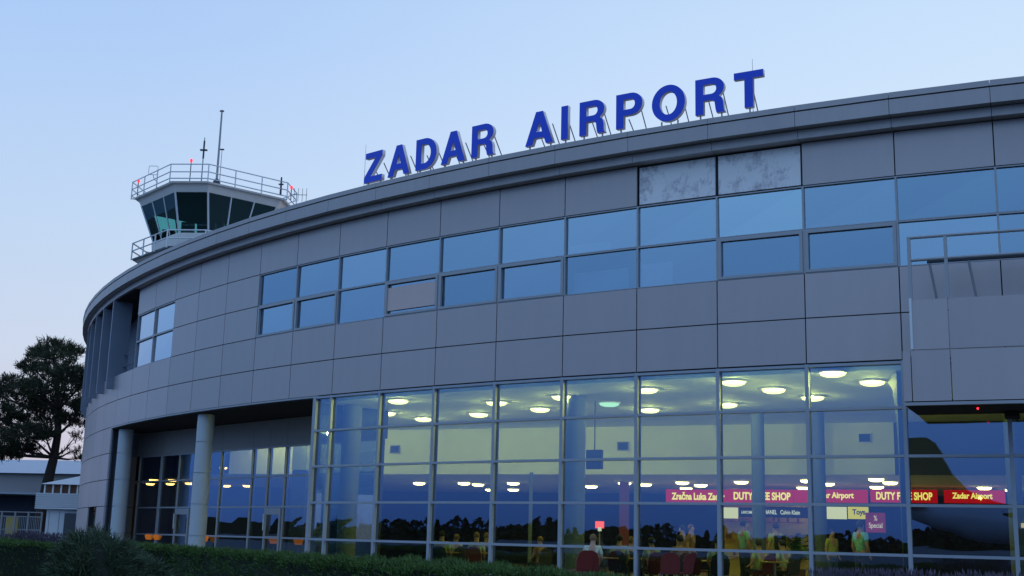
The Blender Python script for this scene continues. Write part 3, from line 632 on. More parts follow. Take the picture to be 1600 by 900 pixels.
for x, lb in ((617, 'small dark grille on the cream wall, leftmost of three'), (973, 'small dark grille on the cream wall, middle of three'), (1351, 'white framed grille on the cream wall, rightmost of three')):
    d = ray(x, 700); a = W0-WN*.06; den = d.x*WD.y-d.y*WD.x; tt_ = (a.x*WD.y-a.y*WD.x)/den; p = Vector((d.x*tt_, d.y*tt_, EYE+ray(x, {617: 702, 973: 697, 1351: 684}[x]).z*tt_))
    t = thing('wall_grille', p, lb, 'wall grille', 'grilles on the cream hall wall')
    MB().box((0, 0, 0), (.42, .06, .32), ax=WD).build('frame', 'white' if x == 1351 else 'steel', t, world=False)
    MB().box((0, -.04, 0), (.36, .02, .26), ax=WD).build('grille', 'dark_in', t, world=False)

# ------------------------------------------------------------------ control tower
TC = Vector((-18.87, 74.3, 0)); NA = math.atan2(-.995, -.075)
def octo(h, c=2.0, z=0.0):   # square of half width h with corners cut to width c; first two points are the near cut corner
    e = h-c/math.sqrt(2); pts = []
    for q in range(4):
        a = NA-math.pi/4+q*math.pi/2; ux = Vector((math.cos(a), math.sin(a), 0)); uy = Vector((-math.sin(a), math.cos(a), 0))
        pts += [TC+ux*h+uy*e+Vector((0, 0, z)), TC+ux*e+uy*h+Vector((0, 0, z))]
    return pts
def ring_oct(mb, h0, h1, z0, z1, c0=2.0, c1=2.0):
    a, b = octo(h0, c0, z0), octo(h1, c1, z1); n = 8
    mb.add(a+b, [tuple(range(n-1, -1, -1)), tuple(range(n, 2*n))]+[(i, (i+1) % n, n+(i+1) % n, n+i) for i in range(n)]); return mb
T = thing('control_tower', (TC.x, TC.y, 0), 'white octagonal control tower cab with slanted green glass behind the curved roof', 'control tower')
ring_oct(MB(), 2.9, 2.9, 0, 17.9, 1.9, 1.9).build('shaft', 'cream_metal', T)
mb = MB()
for i in range(6): ring_oct(mb, 2.96, 2.96, 16.2+i*.26, 16.32+i*.26, 1.9, 1.9)
mb.build('louvre_band', 'steel', T)
ring_oct(MB(), 3.05, 3.9, 17.75, 17.95, 1.9, 2.2).build('balcony_slab', 'cream_metal', T)
ring_oct(MB(), 4.0, 4.0, 17.96, 18.08, 2.3, 2.3).build('balcony_deck', 'dark_metal', T)
ring_oct(MB(), 3.02, 3.12, 18.09, 19.15, 1.8, 1.85).build('cab_wall', 'cream_metal', T)
ring_oct(MB(), 2.7, 2.7, 19.16, 19.2, 1.6, 1.6).build('cab_floor', 'dark_metal', T)
GB, GT = octo(3.02, 1.80, 19.15), octo(3.74, 2.0, 21.45)
for i in range(8):
    a, b, c_, d_ = GB[i], GB[(i+1) % 8], GT[(i+1) % 8], GT[i]
    MB().add([a, b, c_, d_], [(0, 1, 2, 3)]).build('glass_pane', 'tower_glass', T)
    MB().tube(a, d_, .065, n=6).build('corner_mullion', 'white', T)
    if (b-a).length > 2.3:
        for f_ in (1/3, 2/3): MB().tube(a.lerp(b, f_), d_.lerp(c_, f_), .05, n=6).build('mullion', 'white', T)
ring_oct(MB(), 3.76, 3.95, 21.44, 21.88, 2.0, 2.1).build('fascia', 'cream_metal', T)
ring_oct(MB(), 4.12, 4.15, 21.885, 21.98, 2.2, 2.2).build('roof_slab', 'cream_metal', T)
ring_oct(MB(), 3.7, 3.7, 21.985, 22.10, 2.0, 2.0).build('roof', 'roof', T)
ring_oct(MB(), 3.65, 3.65, 21.40, 21.435, 1.9, 1.9).build('cab_ceiling', 'dark_metal', T)
MB().box((TC.x, TC.y+.2, 19.9), (1.6, 1.6, 1.4)).build('cab_core', 'dark_metal', T)
mb = MB()
for i in range(8):
    a = GB[i].lerp(TC+Vector((0, 0, 19.2)), .25); mb.box((a.x, a.y, 19.6), (.7, .5, .8))
mb.build('console', 'dark_metal', T)
def rail(h, c, z0, z1, levels, posts, nm, m='white', r=.028):
    mb = MB(); pts = octo(h, c, 0); n = 8
    for i in range(n):
        a, b = pts[i], pts[(i+1) % n]; L = (b-a).length; k = max(1, round(L/posts))
        for z in levels: mb.tube(Vector((a.x, a.y, z)), Vector((b.x, b.y, z)), r, n=6)
        for j in range(k):
            p = a.lerp(b, j/k); mb.tube((p.x, p.y, z0), (p.x, p.y, z1), r*1.15, n=6)
            q = p.lerp(Vector((TC.x, TC.y, 0)), .06); mb.tube((p.x, p.y, z0+.06), (q.x, q.y, z0+.02), r, n=6)
    return mb.build(nm, m, T)
rail(4.30, 2.3, 21.86, 22.98, (22.97, 22.5, 22.1), 1.6, 'roof_railing', r=.035)
rail(4.05, 2.3, 17.98, 19.05, (19.04, 18.55), 1.9, 'balcony_railing', r=.042)
# gear on the tower roof
def mast(x, yb, yt, Y, r, nm, label, cat, cross=None, m='steel', zb=22.1):
    p = at(x[1], yt, Y); q = Vector((p.x, p.y, zb)); t = thing(nm, q, label, cat)
    MB().tube((0, 0, 0), (0, 0, p.z-zb), r, r*.7, n=8).build('pole', m, t, world=False)
    if cross:
        for f_, wv in cross: MB().box((0, 0, (p.z-zb)*f_), (wv, wv*.4, .07)).build('crossbar', 'dark_metal', t, world=False)
    return t
t = mast((340, 347), 280, 172, 70.5, .075, 'antenna_mast', 'tall tapering brown mast rising highest above the tower roof', 'antenna mast', [(.985, .25)])
MB().lathe([(.2, 0), (.24, .1), (.12, .32)], 12).build('base', 'dark_metal', t, world=False)
t = mast((319, 320), 285, 215, 70.2, .04, 'whip_antenna', 'medium whip antenna with a crossbar left of the tall mast', 'antenna', [(.72, .42)])
MB().tube((0, 0, 1.5), (0, 0, 2.6), .055).build('sleeve', 'dark_metal', t, world=False)
mast((346, 347), 285, 233, 71, .025, 'whip_antenna', 'thin short whip antenna close to the tall mast', 'antenna', [(.99, .25)])
t = mast((439, 440), 310, 277, 72.5, .07, 'whip_antenna', 'stubby dark antenna at the right end of the tower railing', 'antenna', [(.6, .3)], m='dark_metal')
t = thing('loop_antenna', at(238, 285, 73), 'square wire loop antenna at the left of the tower railing', 'antenna')
lp = [Vector((x*.28, 0, .78+z*.28)) for x, z in ((-.8, -1), (.8, -1), (1, -.8), (1, .8), (.8, 1), (-.8, 1), (-1, .8), (-1, -.8), (-.8, -1))]
MB().path(lp, .016).build('loop', 'steel', t, world=False); MB().path([Vector((0, 0, .5)), Vector((.1, 0, .2)), Vector((.35, 0, 0))], .02).build('bracket', 'dark_metal', t, world=False)
t = thing('yagi_antenna', at(452, 304, 72), 'small comb shaped antenna sticking out right of the tower', 'antenna')
MB().tube((0, 0, 0), (1.1, 0, 0), .02).build('boom', 'steel', t, world=False)
for x in (.3, .55, .8, 1.05): MB().tube((x, 0, -.42), (x, 0, .42), .014).build('element', 'dark_metal', t, world=False)
for x, y, Y, h, lb in ((216.5, 283, 73, .5, 'red obstruction light at the left corner of the tower railing'), (299, 251, 70.5, 1.2, 'red obstruction light on a pole in the middle of the tower railing'), (455.5, 293, 73, .5, 'red obstruction light at the right corner of the tower railing')):
    p = at(x, y, Y); t = thing('obstruction_light', (p.x, p.y, p.z), lb, 'warning light', 'red lights around the tower roof')
    MB().tube((0, 0, -.10), (0, 0, 21.95-p.z), .03).build('pole', 'dark_metal', t, world=False)
    MB().lathe([(.05, -.1), (.075, -.04), (.075, .06), (.03, .11)], 12).build('lens', 'red', t, world=False, smooth=True)

# ------------------------------------------------------------------ left background: hangar-like hall, kiosk, fence
Hh = thing('low_hall', at(60, 831, 95), 'long grey hall with pale sloping roof behind the pine', 'building'); Hh.location.z = 0
a, b = at(-160, 740, 95), at(165, 748, 92)
zt = at(60, 742, 95).z; zr = at(60, 719, 95).z
mb = MB(); mb.hexa([Vector((x, y, z)) for z in (zt-1.6, zt) for x, y in ((a.x, a.y), (b.x, b.y), (b.x, b.y+22), (a.x, a.y+22))]); mb.build('fascia_wall', 'hall_grey', Hh)
mb = MB(); mb.add([(a.x, a.y-.4, zt+.01), (b.x, b.y-.4, zt+.01), (b.x-1, b.y+12, zr+.6), (a.x, a.y+12, zr+.6), (a.x, a.y+22, zt+.01), (b.x, b.y+22, zt+.01)], [(0, 1, 2, 3), (3, 2, 5, 4), (0, 3, 4), (1, 5, 2)]); mb.build('roof', 'hall_roof', Hh)
mb = MB(); mb.hexa([Vector((x, y, z)) for z in (0, zt-1.61) for x, y in ((a.x+.3, a.y+2), (b.x-.3, b.y+2), (b.x-.3, b.y+21), (a.x+.3, a.y+21))]); mb.build('wall', 'dark_in', Hh)
for i in range(9):
    x = a.x+1+i*1.9; wdw = MB().box((x, a.y+1.6, 1.9), (.12, .12, 3.6)); wdw.build('post', 'steel', Hh)
MB().box(((a.x+b.x)/2, a.y+1.5, 2.9), (b.x-a.x-1, .1, .12)).build('beam', 'white', Hh)
p = at(22, 790, 94); MB().box((p.x, p.y, 1.6), (.9, .3, 1.7)).build('door', 'yellow', Hh)
MB().box((at(40, 770, 93).x, 93.5, at(40, 771, 93).z), (6.5, 1.2, .12)).build('canopy', 'hall_roof', Hh)

K = thing('kiosk', at(95, 831, 65), 'white kiosk with ribbed sign band and pitched white roof left of the terminal', 'kiosk'); K.location.z = 0
KY = 65
x0, x1 = at(67, 800, KY).x, at(150, 800, KY).x; zb = at(90, 797, KY).z
MB().box(((x0+x1)/2-.4, KY+1.5, zb/2), (x1-x0-1.2, 3, zb)).build('body', 'kiosk', K)
mb = MB()
for i in range(4): mb.box((x0+.35+i*.52, KY-.01, zb/2), (.02, .02, zb-.1))
mb.build('panel_joint', 'steel', K)
xa, xb = at(59, 780, KY).x, at(150, 780, KY).x; z0, z1 = at(90, 796, KY).z, at(90, 770.5, KY).z
mb = MB(); nr = 8
for i in range(nr):
    zz = z0+(z1-z0)*(i+.5)/nr; mb.box(((xa+xb)/2, KY-.25, zz), (xb-xa, .14, (z1-z0)/nr-.025))
mb.box(((xa+xb)/2, KY+.9, (z0+z1)/2), (xb-xa-.02, 2.2, z1-z0-.02)); mb.build('sign_band', 'kiosk', K)
z2 = at(90, 757, KY).z; mb = MB(); xc = at(66, 765, KY).x
for i in range(7): mb.box((xc+.1+i*.43, KY+.1, (z1+z2)/2), (.07, .08, z2-z1))
mb.build('clerestory_frame', 'white', K)
MB().box(((xc+xb)/2, KY+1.4, (z1+z2)/2), (xb-xc-.1, 2.2, z2-z1-.02)).build('clerestory_panel', 'pot', K)
zr = at(124, 742, KY).z+.15; xr = at(128, 745, KY).x
MB().add([(xc-.05, KY-.15, z2+.01), (xb, KY-.15, z2+.01), (xr, KY+1.6, zr), (xc-.05, KY+3.3, z2+.01), (xb, KY+3.3, z2+.01), (xb, KY+1.6, zr)], [(0, 1, 5, 2), (0, 2, 3), (3, 2, 5, 4), (0, 3, 4, 1)]).build('roof', 'white', K)
x = at(116, 800, KY).x; MB().box((x, KY+1.2, zb/2-.05), (.7, 3.2, zb-.2)).build('door', 'dark_metal', K)
FN = thing('fence', at(30, 831, 58), 'white lattice fence left of the kiosk', 'fence'); FN.location.z = 0
FY = 58; xa, xb = at(-60, 810, FY).x, at(65, 810, FY).x; zt = at(30, 799, FY).z; zl = at(30, 807, FY).z
for i in range(7):
    MB().box((xa+(xb-xa)*i/6, FY, zt/2), (.07, .07, zt)).build('post', 'hall_grey', FN)
mb = MB()
for z in (zt-.03, zl, zl-.6, .35): mb.box(((xa+xb)/2, FY+.01, z), (xb-xa, .04, .045))
mb.build('rail', 'hall_grey', FN)
mb = MB(); n = 46
for i in range(n): mb.box((xa+(xb-xa)*(i+.5)/n, FY+.03, zt/2-.1), (.02, .015, zt-.3))
mb.build('lattice', 'steel', FN)
mb = MB(); mb.box(((xa+xb)/2, FY+.3, .55), (xb-xa, .15, 1.1)); FW2 = mb.build('low_wall', 'hall_grey'); tag(FW2, 'low pale wall behind the white lattice fence', 'wall')

# ------------------------------------------------------------------ pine tree
PT = thing('pine_tree', (at(75, 755, 75).x, 75, 0), 'big dark spreading pine with leaning trunk left of the terminal', 'tree')
tp = [Vector((at(72, 755, 75).x-.3, 75, 0)), at(74, 755, 75), at(84, 715, 75), at(90, 680, 75), at(92, 640, 75.3), at(88, 600, 75), at(86, 560, 75)]
mb = MB(); rr = [.36, .32, .26, .22, .18, .12, .05]
for i in range(len(tp)-1): mb.tube(tp[i], tp[i+1], rr[i], rr[i+1], n=12)
mb.build('trunk', 'bark', PT, smooth='auto')
cl = []   # (x, y, rx_px, ry_px, density)
for c_ in [(85, 540, 26, 10), (62, 552, 20, 9), (112, 548, 18, 9), (84, 560, 38, 12), (50, 572, 22, 11), (110, 580, 22, 10), (80, 585, 45, 13), (30, 598, 28, 13), (60, 606, 40, 13), (104, 604, 28, 12), (132, 596, 12, 7), (6, 608, 16, 10),
           (40, 628, 46, 13), (95, 628, 40, 13), (128, 636, 16, 10), (15, 646, 28, 13), (60, 650, 50, 14), (112, 656, 28, 13), (8, 670, 26, 14), (40, 676, 34, 13), (70, 676, 28, 10), (118, 682, 18, 8), (0, 694, 30, 12), (30, 698, 30, 12), (12, 712, 22, 8), (56, 700, 22, 7), (112, 704, 20, 5), (128, 716, 10, 4), (-40, 640, 30, 16), (-35, 690, 30, 16), (-20, 610, 25, 10)]:
    cl.append(c_)
px = 75/F_PX; mb = MB(); limbs = MB()
for (x, y, rx, ry) in cl:
    Yc = 75+random.uniform(-2.2, 2.2); c0 = at(x, y, Yc); ax_, az_ = rx*px, ry*px; sparse = y > 680 and x > 50
    base = min(tp[2:], key=lambda q: abs(q.z-(c0.z-.9))); mid = (base+c0)/2+Vector((0, 0, random.uniform(-.4, .1)))
    limbs.tube(base, mid, .09, .06, n=5); limbs.tube(mid, c0, .06, .02, n=5)
    nt_ = int((22 if sparse else 100)*max(.45, ax_*az_))
    for i in range(nt_):
        while True:
            u = Vector([random.uniform(-1, 1) for _ in range(3)])
            if u.length < 1: break
        tc_ = c0+Vector((u.x*ax_, u.y*ax_*1.1, u.z*az_)); 
        if random.random() < .35: limbs.tube(mid.lerp(c0, random.random()), tc_, .02, .008, n=3)
        up_ = Vector((u.x*.6, u.y*.6, .7)).normalized()
        for j in range(20 if not sparse else 12):
            d = (up_+Vector([random.gauss(0, .75) for _ in range(3)])).normalized(); L = random.uniform(.18, .38); s_ = d.orthogonal().normalized()*.026
            p_ = tc_+Vector([random.gauss(0, .09) for _ in range(3)]); mb.add([p_-s_, p_+s_, p_+d*L], [(0, 1, 2)])
limbs.build('limbs', 'bark', PT); mb.build('crown', 'needles', PT)

# ------------------------------------------------------------------ hedge, bush, lavender
hpts = [Vector((-24, 39, 0)), at(0, 850, 33.5), at(150, 850, 33), at(300, 855, 31.5), at(400, 860, 27.5), at(500, 868, 24.3), at(700, 878, 21.3), at(900, 888, 19.6), at(1080, 898, 18.6), at(1250, 905, 17.6), at(1500, 905, 16.6), Vector((9.5, 14.5, 0))]
for p in hpts: p.z = 0
Hd = thing('hedge', (hpts[4].x, hpts[4].y, 0), 'long clipped dark green hedge running below the glass hall', 'hedge')
mb = MB(); core = MB(); HW = .7; HT = [1.27]*5+[1.25, 1.20, 1.14, 1.10, 1.08, 1.05, 1.02]
def hill(p): return .05*math.sin(p.x*1.9+p.y)+.035*math.sin(p.x*5.3-p.y*2)+.02*math.sin(p.y*9+p.x*3)
seg = [(hpts[i+1]-hpts[i]).length for i in range(len(hpts)-1)]
for i in range(len(hpts)-1):
    a, b = hpts[i], hpts[i+1]; d = (b-a).normalized(); n = Vector((-d.y, d.x, 0)); L = seg[i]
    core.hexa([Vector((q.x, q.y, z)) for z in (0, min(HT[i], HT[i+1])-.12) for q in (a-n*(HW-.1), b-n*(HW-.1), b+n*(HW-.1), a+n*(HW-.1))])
    near = 1.0 if i >= 3 else .8
    for j in range(int(L*2600*near)):
        t_ = random.random(); base = a+d*(t_*L); HZ = HT[i]*(1-t_)+HT[i+1]*t_
        if random.random() < .80: q = base+n*random.uniform(-HW, HW); q.z = HZ-.10+hill(q)+random.uniform(-.06, .05); up_ = Vector((0, 0, 1))
        else:
            q = base-n*(HW+random.uniform(-.10, .04)+hill(base)*.5); q.z = HZ*(1-random.random()**1.6)-.05; up_ = (-n*.8+Vector((0, 0, .7)))
        dd_ = (up_+Vector([random.gauss(0, .42) for _ in range(3)])).normalized(); Ln = random.uniform(.05, .12); s_ = dd_.orthogonal().normalized()
        s_ = (Matrix.Rotation(random.random()*6.28, 3, dd_) @ s_)*.011
        mb.add([q-s_, q+s_, q+dd_*Ln], [(0, 1, 2)])
core.build('hedge_core', 'hedge_core', Hd); mb.build('foliage', 'hedge', Hd)  # near-black core shows between sparse front leaves as the shade of that side

def spiky(nm, c, n, L, w_, label, cat, m, gr=None, cone=1.0, h0=.2, droop=.16):
    t = thing(nm, c, label, cat, gr); mb = MB()
    for i in range(n):
        a = random.random()*6.283; el = math.asin(random.uniform(.02, 1)**(1/cone)); ll = L*random.uniform(.75, 1.08)
        d = Vector((math.cos(a)*math.cos(el), math.sin(a)*math.cos(el), math.sin(el))); s_ = Vector((-math.sin(a), math.cos(a), 0))*w_
        st = Vector((0, 0, h0*random.random())); p1 = st+d*ll*.45; p2 = st+d*ll*.8+Vector((0, 0, -ll*droop*.35*math.cos(el))); p3 = st+d*ll*1.02+Vector((0, 0, -ll*droop*math.cos(el)))
        mb.add([st-s_*.6, st+s_*.6, p1+s_, p1-s_, p2+s_*.7, p2-s_*.7, p3], [(0, 1, 2, 3), (3, 2, 4, 5), (5, 4, 6)])
    mb.build('leaves', m, t, world=False); MB().lathe([(.09, -c[2] if False else 0), (.11, h0)], 10).build('stem', 'bark', t, world=False)
    return t
def clump(c0, c1): return None
def mound(c, rx, rz, n, label):      # tussock: thousands of thin blades fanning out of a dark heart
    t = thing('spiky_bush', c, label, 'bush'); mb = MB(); core = MB()
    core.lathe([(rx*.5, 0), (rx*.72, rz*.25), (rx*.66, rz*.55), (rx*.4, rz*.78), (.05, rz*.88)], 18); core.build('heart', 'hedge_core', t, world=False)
    for i in range(n):
        a = random.random()*6.283; el = math.asin(random.uniform(.0, 1)); k = 1+.13*math.sin(a*3+el*2)+.07*math.sin(a*7)
        base = Vector((math.cos(a)*math.cos(el)*rx*.78*k, math.sin(a)*math.cos(el)*rx*.78*k, math.sin(el)*rz*.80*k+.05)); ax0 = Vector((math.cos(a)*math.cos(el), math.sin(a)*math.cos(el), math.sin(el)+.35)).normalized()
        for j in range(9):
            d = (ax0+Vector([random.gauss(0, .42) for _ in range(3)])).normalized(); L = random.uniform(.16, .34); s_ = d.orthogonal().normalized(); s_ = (Matrix.Rotation(random.random()*6.28, 3, d) @ s_)*.0055
            q = base+Vector([random.gauss(0, .03) for _ in range(3)]); m_ = q+d*L*.55; e = q+d*L+Vector((0, 0, -L*.22))
            mb.add([q-s_, q+s_, m_+s_, m_-s_, e], [(0, 1, 2, 3), (3, 2, 4)])
    mb.build('foliage', 'bush', t, world=False); return t
p = at(148, 880, 20.5); p.z = .05; mound(p, .95, 1.55, 1500, 'rounded dark tussock bush in front of the hedge at lower left')
p = at(212, 890, 21.4); p.z = .05; mound(p, .72, 1.12, 800, 'lower dark bush leaning against the right side of the rounded bush')
for x, y, Y, lb in ((108, 832, 44, 'small strap-leaved plant, left one of the two in front of the kiosk'), (124, 832, 43, 'small strap-leaved plant, right one of the two in front of the kiosk')):
    p = at(x, y, Y); p.z = .9; t = spiky('agave', p, 26, .75, .05, lb, 'plant', 'bush', 'strap-leaved plants before the kiosk', cone=1.3, h0=.1)
    MB().lathe([(.25, -.9), (.3, 0)], 10).build('base', 'hedge_core', t, world=False)
def lavender(c, n, h, label, gr):
    t = thing('lavender', c, label, 'lavender', gr); st = MB(); fl = MB()
    for i in range(n):
        a = random.random()*6.283; r = random.random()**.5*.38; b0 = Vector((math.cos(a)*r*.4, math.sin(a)*r*.4, 0)); tp_ = Vector((math.cos(a)*r, math.sin(a)*r, h*random.uniform(.8, 1.06)))
        s_ = Vector((-math.sin(a), math.cos(a), 0))*.006
        st.add([b0-s_, b0+s_, tp_], [(0, 1, 2)]); s2 = s_*2; e = tp_+(tp_-b0).normalized()*.09; m_ = tp_+(e-tp_)*.4
        fl.add([tp_, m_-s2, e, m_+s2], [(0, 1, 2, 3)])
    st.build('stems', 'lavender', t, world=False); fl.build('blossom', 'lavender_tip', t, world=False); return t
pt = None
for i in range(12):
    x = 1295+i*29; p = at(x, 900, 19.4-.2*i+random.uniform(-.2, .2)); p.z = .1
    lavender(p, 300, 1.08+random.uniform(-.05, .05), 'purple tipped lavender at the lower right edge, %s from the left of that row' % ordinal(i+1), 'lavender row at the lower right')
for i in range(6):
    x = 2+i*17; p = at(x, 860, 36.5); p.z = .1
    lavender(p, 420, 1.25+random.uniform(-.08, .08), 'dull purple lavender behind the hedge at lower left, %s from the left' % ordinal(i+1), 'lavender row at the lower left')

# ------------------------------------------------------------------ reflected surroundings behind the camera
tl = MB(); rnd = random.Random(3)
def tree_sil(cx, cy, h, w_, kind):
    for i in range(170):
        a = rnd.random()*6.283; f = rnd.random()**.8; z = h*(.12+.88*f)
        rw = w_*(1-f)**.7 if kind == 'cone' else w_*math.sin(math.pi*(.15+.8*f))
        q = Vector((cx+math.cos(a)*rw*rnd.random(), cy+math.sin(a)*rw*rnd.random(), z)); s_ = rnd.uniform(.5, .95)
        d1 = Vector([rnd.gauss(0, 1) for _ in range(3)]).normalized()*s_; d2 = Vector([rnd.gauss(0, 1) for _ in range(3)]).normalized()*s_
        tl.add([q-d1, q+d2, q+d1, q-d2], [(0, 1, 2, 3)])
    tl.tube((cx, cy, 0), (cx, cy, h*.8), .25, .05, n=5)
az = 158.0
while az < 275:
    D = 400+15*math.sin(az*.35)+rnd.uniform(-12, 12); h = 5.9+1.3*math.sin(az*.21)+1.2*math.sin(az*.9+1)+rnd.uniform(-1.0, 1.4)
    k_ = 'cone' if rnd.random() < .3 else 'round'
    tree_sil(D*math.cos(R_(az)), D*math.sin(R_(az)), h*(1.15 if k_ == 'cone' else 1), 3.0 if k_ == 'cone' else 5.5, k_); az += .5
tag(tl.build('treeline', 'trees'), 'far dark wood across the apron behind the viewer, seen mirrored in the glass', None, None, 'stuff')
hl = MB(); n = 60
pr = [(R_(150+130*i/n), 5.0+.9*math.sin(i*.37)+.6*math.sin(i*1.1)) for i in range(n+1)]
for (a0, h0), (a1, h1) in zip(pr[:-1], pr[1:]):
    c0, s0, c1, s1 = math.cos(a0), math.sin(a0), math.cos(a1), math.sin(a1)
    hl.add([(430*c0, 430*s0, 0), (430*c1, 430*s1, 0), (430*c1, 430*s1, h1), (430*c0, 430*s0, h0), (520*c0, 520*s0, 0), (520*c1, 520*s1, 0)], [(0, 1, 2, 3), (3, 2, 5, 4)])
tag(hl.build('hills', 'trees'), kind='structure')

# parked aircraft, mirrored in the right bays
rt = Vector((-.505, -.863, 0)).normalized(); base = Vector((9.7, 27.4, 0))+rt*80; fd = Vector((.863, -.505, 0))
fd = (Matrix.Rotation(R_(18), 3, 'Z') @ fd)
A = thing('parked_aircraft', (base.x, base.y, 0), 'parked airliner with dark tail fin mirrored in the right glass bays', 'aircraft', rz=math.atan2(fd.y, fd.x))
# local: +X towards the nose, tail at x about -3
prof = [(.12, -4.5), (.5, -3.5), (1.1, -1), (1.65, 2.5), (1.95, 6), (1.98, 10), (1.98, 24), (1.8, 27), (1.3, 29.5), (.6, 31), (.05, 31.6)]
mb = MB(); n = 28; vs = []
for r, h in prof:
    zc = 3.6+(1.98-r)*.55 if h < 8 else 3.6-(1.98-r)*.25
    for i in range(n): t_ = 2*math.pi*i/n; vs.append((h, math.cos(t_)*r, zc+math.sin(t_)*r))
fs = [(j*n+i, j*n+(i+1) % n, (j+1)*n+(i+1) % n, (j+1)*n+i) for j in range(len(prof)-1) for i in range(n)]+[tuple(range(n)), tuple((len(prof)-1)*n+i for i in range(n))]
mb.add(vs, fs); mb.build('fuselage', 'plane_white', A, world=False, smooth=True)
def slab(pts, y0, y1, nm, m):
    n = len(pts); mb = MB(); mb.add([(x, y0, z) for x, z in pts]+[(x, y1, z) for x, z in pts], [tuple(range(n)), tuple(range(2*n-1, n-1, -1))]+[(i, n+i, n+(i+1) % n, (i+1) % n) for i in range(n)]); return mb.build(nm, m, A, world=False)
slab([(-4.6, 10.6), (-1.6, 10.7), (-.9, 10.2), (.2, 8.3), (1.6, 6.7), (3.4, 5.9), (5.6, 5.45), (5.6, 5.0), (-3.4, 4.8)], -.16, .16, 'tail_fin', 'plane_dark')
mb = MB()
for s_ in (-1, 1):
    mb.hexa([(-3.4, s_*.4, 4.7), (-1, s_*.4, 4.7), (-3.3, s_*6.2, 5.3), (-4.4, s_*6.2, 5.3), (-3.4, s_*.4, 4.95), (-1, s_*.4, 4.95), (-3.3, s_*6.2, 5.4), (-4.4, s_*6.2, 5.4)])
mb.build('stabiliser', 'plane_dark', A, world=False)
for s_ in (-1, 1):
    mb = MB(); mb.hexa([(11, s_*1.6, 2.4), (17, s_*1.6, 2.4), (10.5, s_*16, 3.9), (9, s_*16, 3.9), (11, s_*1.6, 2.9), (17, s_*1.6, 2.9), (10.5, s_*16, 4.05), (9, s_*16, 4.05)]); mb.build('wing', 'plane_dark', A, world=False)
    MB().lathe([(.7, 0), (1.0, .6), (1.05, 2.4), (.8, 3.6), (.35, 4.4)], 20, (17.5, s_*5.6, 1.7), (-1, 0, 0)).build('engine', 'plane_white', A, world=False, smooth='auto')
for x, y in ((14, 2.6), (14, -2.6), (27, 0)):
    MB().tube((x, y, 0.5), (x, y, 2.2), .14).build('landing_gear', 'steel', A, world=False); MB().lathe([(.5, -.2), (.55, 0), (.5, .2)], 20, (x, y, .55), (0, 1, 0)).build('wheel', 'black', A, world=False)
mb = MB()
for i in range(26):
    for s_ in (-1, 1): mb.box((7+i*.72, s_*1.97, 3.95), (.24, .03, .34))
mb.build('cabin_window', 'cabin_light', A, world=False)
MB().lathe([(.12, 0), (.14, .1), (.05, .22)], 12, (2.6, .30, 5.95)).build('beacon', emis('beacon_strong', (1, .15, .04), 40), A, world=False)

